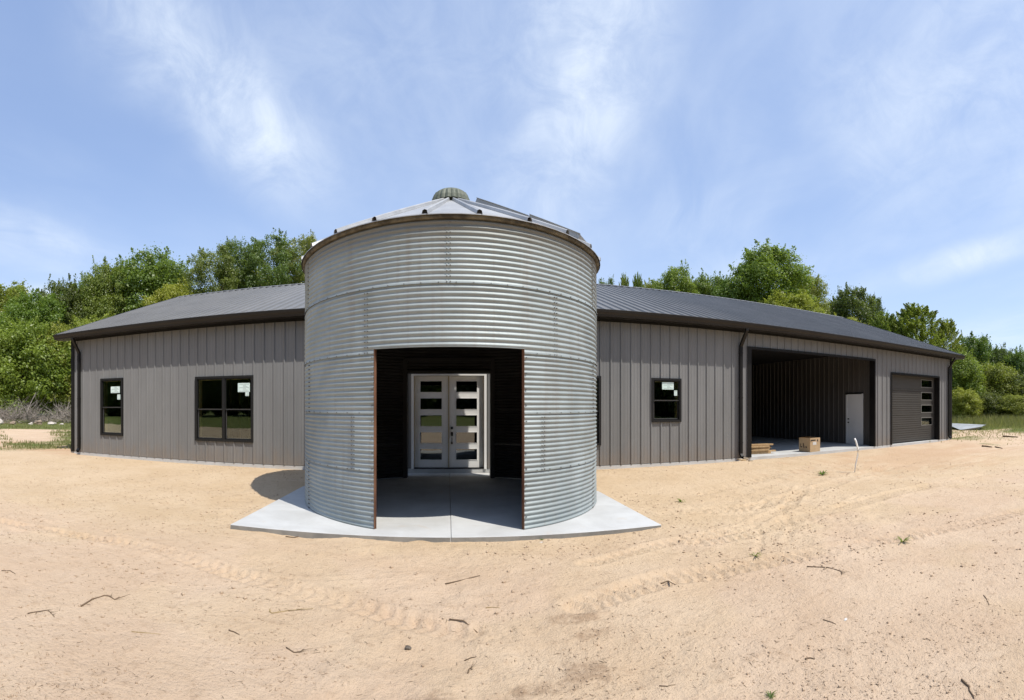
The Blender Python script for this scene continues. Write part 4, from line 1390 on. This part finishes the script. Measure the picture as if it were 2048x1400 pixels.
TREES = [
 # left of the bin
 ('round', 2, 566, 170, 68, 'green tree cut by the left picture edge, tallest there', 0.36, GL),
 ('fresh', 68, 580, 130, 62, 'light green tree second from the left edge, behind the brush pile', 0.36, GL),
 ('dark', 122, 556, 105, 66, 'darker bushy-topped tree between the light tree and the great dome crown', 0.36, GL),
 ('round', 175, 560, 110, 72, 'mid-green tree tucked behind the left shoulder of the dome crown', 0.36, GL),
 ('round', 218, 523, 110, 66, 'stepped lower tree joining the left side of the great dome crown', 0.36, GL),
 ('round', 297, 502, 178, 67, 'great dome-shaped green tree above the left end of the roof', 0.36, GL),
 ('fresh', 345, 566, 110, 60, 'low yellow-green tree just above the left gable of the roof', 0.50, GL),
 ('fresh', 190, 628, 150, 57, 'light low tree spreading behind the left gutter end', 0.15, GL),
 ('airy', 425, 488, 92, 62, 'loose olive tree first left of the airy row over the roof', 0.50, GL),
 ('airy', 478, 474, 96, 65, 'loose olive tree second in the airy row over the roof', 0.50, GL),
 ('airy', 538, 462, 108, 63, 'tallest loose olive tree of the airy row over the roof', 0.50, GL),
 ('airy', 594, 468, 100, 66, 'loose olive tree of the airy row nearest the bin', 0.50, GL),
 ('airy', 640, 470, 84, 68, 'olive tree half hidden by the left eave of the bin', 0.50, GL),
 ('round', 505, 540, 150, 72, 'dim green tree filling in low behind the airy row', 0.50, GL),
 ('bushfresh', 52, 640, 190, 55, 'broad light-green tree hanging low over the brush pile', 0.05, GL),
 ('bush', 118, 648, 150, 56, 'full green tree beside the left corner of the building', 0.04, GL),
 ('bushdark', 10, 690, 130, 62, 'dark tree in shade low at the left edge', 0.03, GL),
 ('bushdark', 140, 700, 120, 63, 'dark tree in shade right behind the left corner', 0.03, GL),
 # right of the bin
 ('airy', 1212, 551, 44, 76, 'small dark treetop next to the right eave of the bin', 0.50, GRR),
 ('plume', 1250, 546, 34, 72, 'thin treetop first of the twin tops right of the bin', 0.50, GRR),
 ('plume', 1276, 542, 34, 72, 'thin treetop second of the twin tops right of the bin', 0.50, GRR),
 ('fresh', 1306, 560, 56, 69, 'small yellow-green treetop between twin tops and rounded tree', 0.50, GRR),
 ('fresh', 1352, 530, 92, 67, 'rounded yellow-green tree over the roof ridge', 0.50, GRR),
 ('round', 1422, 545, 92, 70, 'green tree between the rounded tree and the tallest tree', 0.50, GRR),
 ('fresh', 1462, 553, 70, 66, 'lighter tree touching the left flank of the tallest tree', 0.50, GRR),
 ('fresh', 1538, 492, 148, 67, 'tallest tree, a high rounded crown right of the bin', 0.50, GRR),
 ('round', 1614, 546, 84, 72, 'tree on the right shoulder of the tallest tree', 0.50, GRR),
 ('fresh', 1580, 585, 130, 60, 'bright low tree in front of the tallest tree', 0.50, GRR),
 ('dark', 1706, 574, 98, 63, 'dark olive oak-like tree above the right part of the roof', 0.50, GRR),
 ('dark', 1748, 590, 40, 66, 'thin dark treetop right beside the dark oak-like tree', 0.50, GRR),
 ('fresh', 1690, 632, 90, 57, 'low light tree peeping over the roof below the dark tree', 0.50, GRR),
 ('round', 1655, 602, 100, 70, 'dim green tree filling the dip left of the dark oak-like tree', 0.35, GRR),
 ('round', 1770, 640, 120, 64, 'dim green tree in the gap left of the feathery pair', 0.3, GRR),
 ('round', 1500, 575, 130, 74, 'dim green tree behind the left foot of the tallest tree', 0.35, GRR),
 ('round', 1385, 572, 110, 74, 'dim green tree behind the right foot of the rounded tree', 0.35, GRR),
 ('plume', 1772, 622, 84, 52, 'feathery bright tree left in the feathery pair over the roof', 0.50, GRR),
 ('plume', 1832, 604, 120, 52, 'tallest feathery bright green tree at the right of the roof', 0.50, GRR),
 ('plume', 1893, 636, 70, 54, 'feathery tree sloping down behind the right roof end', 0.50, GRR),
 ('round', 1948, 668, 96, 60, 'round green tree right of the roof end', 0.12, GRR),
 ('bushdark', 2000, 690, 84, 62, 'darker tree in the wood edge at right', 0.08, GRR),
 ('bush', 2048, 697, 100, 60, 'green tree cut by the right picture edge', 0.08, GRR),
 ('bushfresh', 1912, 700, 110, 51, 'bright leafy tree against the right corner downspout', 0.08, GRR),
 ('bush', 1985, 725, 110, 54, 'mid-green tree at the wood edge behind the tall grass', 0.06, GRR),
 ('bushdark', 2035, 745, 90, 54, 'shady tree low at the right picture edge', 0.05, GRR),
]
for kind, px, top, w, d, lab, bf, grp in TREES:
    tree(kind, px, top, w, d, lab, bf, grp)
tree('bushfresh', 1925, 776, 78, 47, 'low bright shrub at the foot of the wood right of the corner', 0.03, None, 'shrub')
tree('bushdark', 1972, 782, 70, 49, 'low dark shrub at the foot of the wood near the metal sheet', 0.03, None, 'shrub')
tree('bush', 2030, 788, 80, 49, 'low green shrub at the foot of the wood by the right edge', 0.03, None, 'shrub')

# far wood across the field behind the viewer (seen in the glass)
r = np.random.default_rng(5)
V = []; tn = []
for i in range(40):
    a = radians(97 + i * 4.25); d = 62 + r.uniform(-5, 8)
    cx, cy = d * sin(a), d * cos(a)
    h = r.uniform(15, 21); n = 3800
    dd = r.normal(size=(n, 3)); dd /= np.linalg.norm(dd, axis=1)[:, None]
    P = np.stack([cx + dd[:, 0] * 5.2, cy + dd[:, 1] * 5.2, h * 0.5 + dd[:, 2] * h * 0.5], 1)
    u = r.normal(size=(n, 3)); u /= np.linalg.norm(u, axis=1)[:, None]
    w = np.cross(u, dd); L = r.uniform(0.5, 1.1, n)[:, None]
    V.append(np.stack([P - u * L, P + w * L * 0.7, P + u * L, P - w * L * 0.7], 1)); tn.append(r.random(n))
V = np.concatenate(V)
fw = link('far_wood', np_mesh('far_wood', V.reshape(-1, 3), np.arange(len(V) * 4).reshape(-1, 4), ['leaf_dark'], attrs={'tone': ('FACE', np.concatenate(tn))}))
tag(fw, kind='stuff')

# ------------------------------------------------------------------ tall grass at the wood edges
def blades(name, n, sampler, hmin, hmax, wid, seed):
    r = np.random.default_rng(seed)
    X, Y, hs = sampler(r, n)
    Z = ground_z(X, Y) - 0.02
    a = r.random(len(X)) * 2 * pi
    h = r.uniform(hmin, hmax, len(X)) * hs
    lean = r.normal(size=(len(X), 2)) * 0.22 * h[:, None]
    dxv = np.cos(a) * wid; dyv = np.sin(a) * wid
    p0_ = np.stack([X - dxv, Y - dyv, Z], 1); p1_ = np.stack([X + dxv, Y + dyv, Z], 1)
    p2_ = np.stack([X + lean[:, 0] * .4 + dxv * .7, Y + lean[:, 1] * .4 + dyv * .7, Z + h * .6], 1)
    p3_ = np.stack([X + lean[:, 0] * .4 - dxv * .7, Y + lean[:, 1] * .4 - dyv * .7, Z + h * .6], 1)
    p4_ = np.stack([X + lean[:, 0], Y + lean[:, 1], Z + h], 1)
    n_ = len(X)
    V = np.stack([p0_, p1_, p2_, p3_, p4_], 1).reshape(-1, 3)
    b = np.arange(n_) * 5
    F1 = np.stack([b, b + 1, b + 2, b + 3], 1)
    F2 = np.stack([b + 3, b + 2, b + 4, b + 4], 1)
    # triangles tips as quads with a doubled corner are avoided: build tris
    T_ = np.concatenate([np.stack([b, b + 1, b + 2], 1), np.stack([b, b + 2, b + 3], 1), np.stack([b + 3, b + 2, b + 4], 1)])
    tone = np.tile(np.clip(r.normal(0.45, 0.25, n_), 0, 1), 3)
    me = np_mesh(name, V, T_, ['grass_blade'], attrs={'tone': ('FACE', tone)})
    return tag(link(name, me), kind='stuff')
def s_right(r, n):
    th = r.uniform(0.93, 1.30, n); d = 22 + 28 * r.random(n) ** 0.42
    hs = 0.14 + 0.86 * sstep(35, 45, d)
    return d * np.sin(th), d * np.cos(th), hs
blades('tall_grass', 19000, s_right, 0.35, 1.0, 0.018, 3)
def s_left(r, n):
    th = r.uniform(-1.05, -0.72, n); d = 19 + 34 * r.random(n)
    X, Y = d * np.sin(th), d * np.cos(th)
    k = fbm(X * 0.16, Y * 0.34, 4, 31) > 0.44
    return X[k], Y[k], np.ones(k.sum())
blades('short_grass', 12000, s_left, 0.06, 0.20, 0.02, 4)

# ------------------------------------------------------------------ brush piles and rubble at left
def brush(px0, px1, d, n, hmax, seed, label):
    r = random.Random(seed)
    c = at((px0 + px1) / 2, d)
    z0 = gz(c.x, c.y)
    wid = (px1 - px0) / 2 / F_PX * d
    th = ((px0 + px1) / 2 - X0_PX) / F_PX
    lat = Vector((cos(th), -sin(th), 0)); dep = Vector((sin(th), cos(th), 0))
    mb = MB()
    for i in range(n):
        u = r.uniform(-1, 1)
        p = lat * (u * wid) + dep * r.uniform(-1.5, 1.5) + Vector((0, 0, r.uniform(0.0, 0.35 * hmax)))
        a = r.uniform(0, 2 * pi)
        dr = lat * cos(a) + dep * sin(a) * 0.6 + Vector((0, 0, r.uniform(0.0, 1.1)))
        dr.normalize()
        L = r.uniform(0.6, 2.0) * hmax / 1.6
        rad = r.uniform(0.006, 0.02) if i % 9 else r.uniform(0.03, 0.06)
        pts = [p]
        for q in range(3):
            dr = (dr + Vector((r.uniform(-.3, .3), r.uniform(-.3, .3), r.uniform(-.25, .2)))).normalized()
            pts.append(pts[-1] + dr * L / 3)
        mb.tube(pts, [rad, rad * .8, rad * .6, rad * .25], 4, cap=False)
        for q in range(2):
            b = pts[r.randint(1, 2)]
            d2 = (dr + Vector((r.uniform(-.9, .9), r.uniform(-.9, .9), r.uniform(-.3, .7)))).normalized()
            mb.tube([b, b + d2 * L * .2, b + d2 * L * .42 + Vector((0, 0, r.uniform(-.1, .1)))], [rad * .6, rad * .4, rad * .2], 3, cap=False)
    o = mb.build('brush_pile', 'brush_grey', None, fixn=False, loc=(c.x, c.y, z0))
    tag(o, label, 'brush pile')
    o['kind'] = 'stuff'
brush(-20, 70, 45.5, 300, 2.1, 1, 'tangled heap of bare grey branches at the left picture edge')
brush(60, 112, 46.5, 130, 1.2, 2, 'low heap of bare branches and roots left of the building')
brush(112, 160, 46, 220, 1.9, 3, 'thicket of fine bare grey twigs by the left building corner')
def lump(name, px, py, d, sx, sy, sz, m, label, cat, seed):
    th = (px - X0_PX) / F_PX
    x, y = d * sin(th), d * cos(th)
    bm = bmesh.new()
    bmesh.ops.create_icosphere(bm, subdivisions=2, radius=1)
    r = random.Random(seed)
    ph = [r.uniform(0, 6) for _ in range(6)]
    for v in bm.verts:
        k = 1 + 0.22 * sin(3 * v.co.x + ph[0]) * sin(2.6 * v.co.y + ph[1]) + 0.16 * sin(5 * v.co.z + ph[2] + 3 * v.co.x) + r.uniform(-0.07, 0.07)
        v.co = Vector((v.co.x * sx * k, v.co.y * sy * k, v.co.z * sz * k + sz * 0.55))
    me = bpy.data.meshes.new(name); bm.to_mesh(me); bm.free()
    me.materials.append(MATS[m])
    o = link(name, me, None, (x, y, gz(x, y) - 0.03))
    o.rotation_euler = (0, 0, r.uniform(0, 6))
    return tag(o, label, cat)
lump('root_ball', 26, 834, 43, 0.30, 0.28, 0.22, 'red_clay', 'brown clod of roots and soil left in the brush heap', 'root ball', 1)
lump('dirt_mound', 77, 826, 43, 0.45, 0.3, 0.28, 'red_clay', 'reddish pale dirt mound in the middle of the brush', 'dirt mound', 2)
lump('concrete_chunk', 104, 832, 43, 0.42, 0.3, 0.17, 'rock', 'white flat concrete chunk before the brush near the corner', 'concrete chunk', 3)
lump('concrete_chunk', 62, 833, 43, 0.22, 0.2, 0.13, 'rock', 'small pale concrete chunk before the dirt mound', 'concrete chunk', 4)
lump('concrete_chunk', 124, 833, 43, 0.22, 0.2, 0.10, 'rock', 'small pale concrete chunk closest to the building corner', 'concrete chunk', 5)
lump('concrete_chunk', 1, 828, 43, 0.3, 0.25, 0.3, 'rock', 'grey concrete chunk at the left picture edge', 'concrete chunk', 6)

# ------------------------------------------------------------------ twigs and litter on the sand
def gp3(px, py):
    x, y = gpt(px, py)
    for _ in range(3):
        x, y = gpt(px, py, gz(x, y))
    return Vector((x, y, gz(x, y)))
TWIGS = [
 ([(56, 1228), (68, 1225), (96, 1221), (109, 1235)], 0.006, 'twig_bark', 'kinked dark twig lying left of the forked branch'),
 ([(162, 1213), (185, 1199), (209, 1192), (219, 1193), (229, 1200), (239, 1195)], 0.008, 'twig_bark', 'forked dark branch arching on the sand at the lower left'),
 ([(540, 1219), (539, 1224), (544, 1227), (575, 1222), (626, 1218)], 0.006, 'straw', 'straw-coloured hooked stick below the left slab corner'),
 ([(458, 1261), (468, 1265), (479, 1270)], 0.006, 'twig_bark', 'short straight twig below left of the hooked stick'),
 ([(573, 1296), (588, 1306), (600, 1305), (607, 1299)], 0.006, 'twig_bark', 'small curved twig below the hooked stick'),
 ([(3, 1142), (20, 1142), (31, 1149)], 0.006, 'twig_bark', 'bent twig at the left edge of the sand'),
 ([(263, 1264), (290, 1266), (321, 1269)], 0.004, 'straw', 'thin pale straight stem at the lower left sand'),
 ([(891, 1169), (915, 1163), (960, 1152)], 0.008, 'twig_bark', 'slim stick on the sand below the middle of the slab'),
 ([(898, 1241), (926, 1255), (955, 1266)], 0.008, 'twig_bark', 'long brown stick slanting down in the middle foreground'),
 ([(929, 1322), (941, 1317), (953, 1314)], 0.005, 'twig_bark', 'short thin twig below the slanting brown stick'),
 ([(1322, 1168), (1336, 1170), (1358, 1174)], 0.008, 'twig_bark', 'dark stick on the sand below the right slab corner'),
 ([(972, 1216), (985, 1215), (999, 1216)], 0.004, 'straw', 'thin pale stem right of the slanting brown stick'),
 ([(936, 1347), (937, 1340), (941, 1337), (945, 1340)], 0.006, 'twig_bark', 'small dark curl of bark near the bottom middle'),
 ([(1319, 1372), (1334, 1373), (1351, 1370)], 0.004, 'twig_bark', 'thin crossed twig at the bottom right of the middle'),
 ([(1614, 1134), (1655, 1136), (1682, 1143), (1684, 1150)], 0.008, 'twig_bark', 'long thin bent stick among the tracks at right'),
 ([(1923, 1360), (1937, 1375), (1948, 1398)], 0.008, 'twig_bark', 'dark bent root at the bottom right corner'),
 ([(1967, 1191), (1974, 1199), (1978, 1211)], 0.005, 'twig_bark', 'short curved twig at the right edge of the tyre track'),
 ([(1610, 1319), (1620, 1317), (1630, 1319)], 0.007, 'twig_bark', 'stubby dark twig in the lower right sand'),
 ([(1646, 1240), (1660, 1244), (1672, 1249)], 0.005, 'twig_bark', 'thin twig just left of the white scrap'),
 ([(1964.6, 893.5), (1975, 894), (1984, 895.5)], 0.045, 'twig_bark', 'thick dark branch lying far right near the grass'),
 ([(1990, 894.6), (1998, 896), (2005, 897.6)], 0.03, 'twig_bark', 'thinner branch to the right of the thick dark one'),
 ([(2006, 873.6), (2020, 874.4), (2036, 875.4)], 0.05, 'twig_bark', 'long dark branch in the far right grass'),
 ([(572, 1074), (588, 1076), (603, 1073)], 0.010, 'twig_bark', 'dark stick lying against the front edge of the slab'),
]
for pts, rad, m, lab in TWIGS:
    P = [gp3(*p) for p in pts]
    Q = []
    for a, b in zip(P[:-1], P[1:]):
        for q in range(3):
            Q.append(a.lerp(b, q / 3) + Vector((random.uniform(-1, 1), random.uniform(-1, 1), 0)) * rad * 0.5)
    Q.append(P[-1])
    c = Q[0].copy()
    n_ = len(Q)
    Q = [q - c + Vector((0, 0, rad * 0.75)) for q in Q]
    mb = MB().tube(Q, [rad * (1 - 0.65 * i / n_) for i in range(n_)], 5)
    for k_ in range(0 if n_ < 8 else 3):
        b = Q[random.randint(n_ // 2, n_ - 2)]
        e = b + (Q[-1] - Q[0]).normalized() * rad * 10 + Vector((random.uniform(-1, 1), random.uniform(-1, 1), 0.5)) * rad * 6
        mb.tube([b, e], [rad * 0.4, rad * 0.15], 4)
    o = mb.build('twig', m, None, smooth=True, loc=tuple(c))
    tag(o, lab, 'twig', 'twigs lying on the sand')
P = gp3(816, 1298)
o = lump('stone', 816, 1298, P.length, 0.026, 0.024, 0.016, 'trunk_bark', 'single dark round stone in the lower middle sand', 'stone', 8)
o.location = (P.x, P.y, P.z)
P = gp3(1692, 1240)
mb = MB(); mb.face([(-0.0126, -0.0084, 0.0014), (0.0154, -0.0056, 0.0042), (0.0084, 0.0070, 0.0154), (-0.0084, 0.0084, 0.0126)]); mb.face([(-0.0126, -0.0084, 0.0014), (-0.0084, 0.0084, 0.0126), (-0.0210, 0.0042, 0.0021)])
o = mb.build('paper_scrap', 'paper_white', None, loc=tuple(P), fixn=False)
tag(o, 'crumpled white scrap of paper on the right foreground sand', 'paper scrap')
P = gp3(1006 + 70, 1083)
o = lump('stone', 1082, 1081, 6.5, 0.035, 0.03, 0.024, 'rock', 'pale pebble at the front edge of the slab', 'stone', 12)

# green weeds in the sand
def weed(px, py, s, label):
    P = gp3(px, py)
    r = random.Random(px)
    mb = MB()
    for i in range(16):
        a = r.uniform(0, 2 * pi); L = s * r.uniform(0.5, 1.1); w = s * 0.06
        d = Vector((cos(a), sin(a), 0)); n = Vector((-sin(a), cos(a), 0)) * w
        m_ = d * L * 0.5 + Vector((0, 0, L * r.uniform(0.2, 0.5))); e = d * L + Vector((0, 0, L * r.uniform(0.05, 0.45)))
        mb.face([n * 0.5, -n * 0.5, m_ - n, m_ + n]); mb.face([m_ + n, m_ - n, e])
    me = bpy.data.meshes.new('weed')
    me.from_pydata(mb.v, [], mb.f); me.materials.append(MATS['leaf_green'])
    tag(link('weed', me, None, tuple(P)), label, 'weed')
weed(1805, 1084, 0.16, 'green weed among the track ridges at the right')
weed(1510, 1114, 0.10, 'tiny green weed left of the track ridges')
weed(1362, 1004, 0.13, 'green weed just right of the slab corner')
weed(1541, 1394, 0.06, 'tiny green weed at the bottom picture edge')
weed(1645, 948, 0.26, 'dull low weed left of the white pipe')
weed(1084, 1080, 0.05, 'tiny weed at the slab front edge')

# chips of bark, clods and root ends scattered over the sand
def scatter(name, n, seed, m, lmin, lmax, flat, dens, pw=1.9):
    r = np.random.default_rng(seed)
    th = r.uniform(-0.95, 1.22, n * 3); d = 2.75 + 13.5 * r.random(n * 3) ** pw
    X, Y = d * np.sin(th), d * np.cos(th)
    ok = (Y < 12.5) & ~((X > -3.13) & (X < 3.08) & (Y > 6.5)) & (Y > 1.0)
    ok &= r.random(n * 3) < dens(X, Y)
    X, Y = X[ok][:n], Y[ok][:n]
    n = len(X)
    Z = ground_z(X, Y)
    L = (lmin + (lmax - lmin) * r.random(n) ** 3)
    a = r.random(n) * 2 * pi
    tilt = r.normal(size=n) * 0.25
    ux = np.stack([np.cos(a) * np.cos(tilt), np.sin(a) * np.cos(tilt), np.sin(tilt)], 1)
    uy = np.stack([-np.sin(a), np.cos(a), np.zeros(n)], 1)
    uz = np.cross(ux, uy)
    wv = L * r.uniform(*flat, n); hv = wv * r.uniform(0.5, 1.0, n)
    c = np.stack([X, Y, Z + hv * 0.35], 1)
    bend = uy * (L * r.uniform(-0.3, 0.3, n))[:, None]
    V = np.stack([c - ux * L[:, None] + bend, c + ux * L[:, None] + bend, c - uy * wv[:, None], c + uy * wv[:, None], c + uz * hv[:, None], c - uz * hv[:, None]], 1)
    b = np.arange(n) * 6
    T_ = np.concatenate([np.stack([b + i, b + j, b + k], 1) for i, j, k in ((0, 2, 4), (2, 1, 4), (1, 3, 4), (3, 0, 4), (2, 0, 5), (1, 2, 5), (3, 1, 5), (0, 3, 5))])
    me = np_mesh(name, V.reshape(-1, 3), T_, [m])
    return tag(link(name, me), kind='stuff')
dn = lambda X, Y: np.exp(-((X - 2.2) / 1.3) ** 2 - ((Y - 6.0) / 0.42) ** 2) + 0.22 + 0.78 * sstep(0.36, 0.64, fbm(X * 0.9, Y * 0.9, 4, 61))
scatter('bark_chips', 42000, 21, 'twig_bark', 0.0014, 0.0100, (0.10, 0.28), dn)
scatter('root_bits', 9000, 22, 'twig_bark', 0.008, 0.040, (0.04, 0.09), dn)
scatter('bark_lumps', 4500, 24, 'twig_bark', 0.005, 0.018, (0.13, 0.32), lambda X, Y: dn(X, Y) * sstep(3.8, 6.5, np.hypot(X, Y)), 1.15)
scatter('clod_lumps', 5000, 25, 'sand_ground', 0.008, 0.026, (0.6, 1.0), lambda X, Y: dn(X, Y) ** 1.5 * sstep(3.8, 6.0, np.hypot(X, Y)), 1.2)
scatter('sand_clods', 9000, 23, 'sand_ground', 0.003, 0.014, (0.6, 1.0), dn)
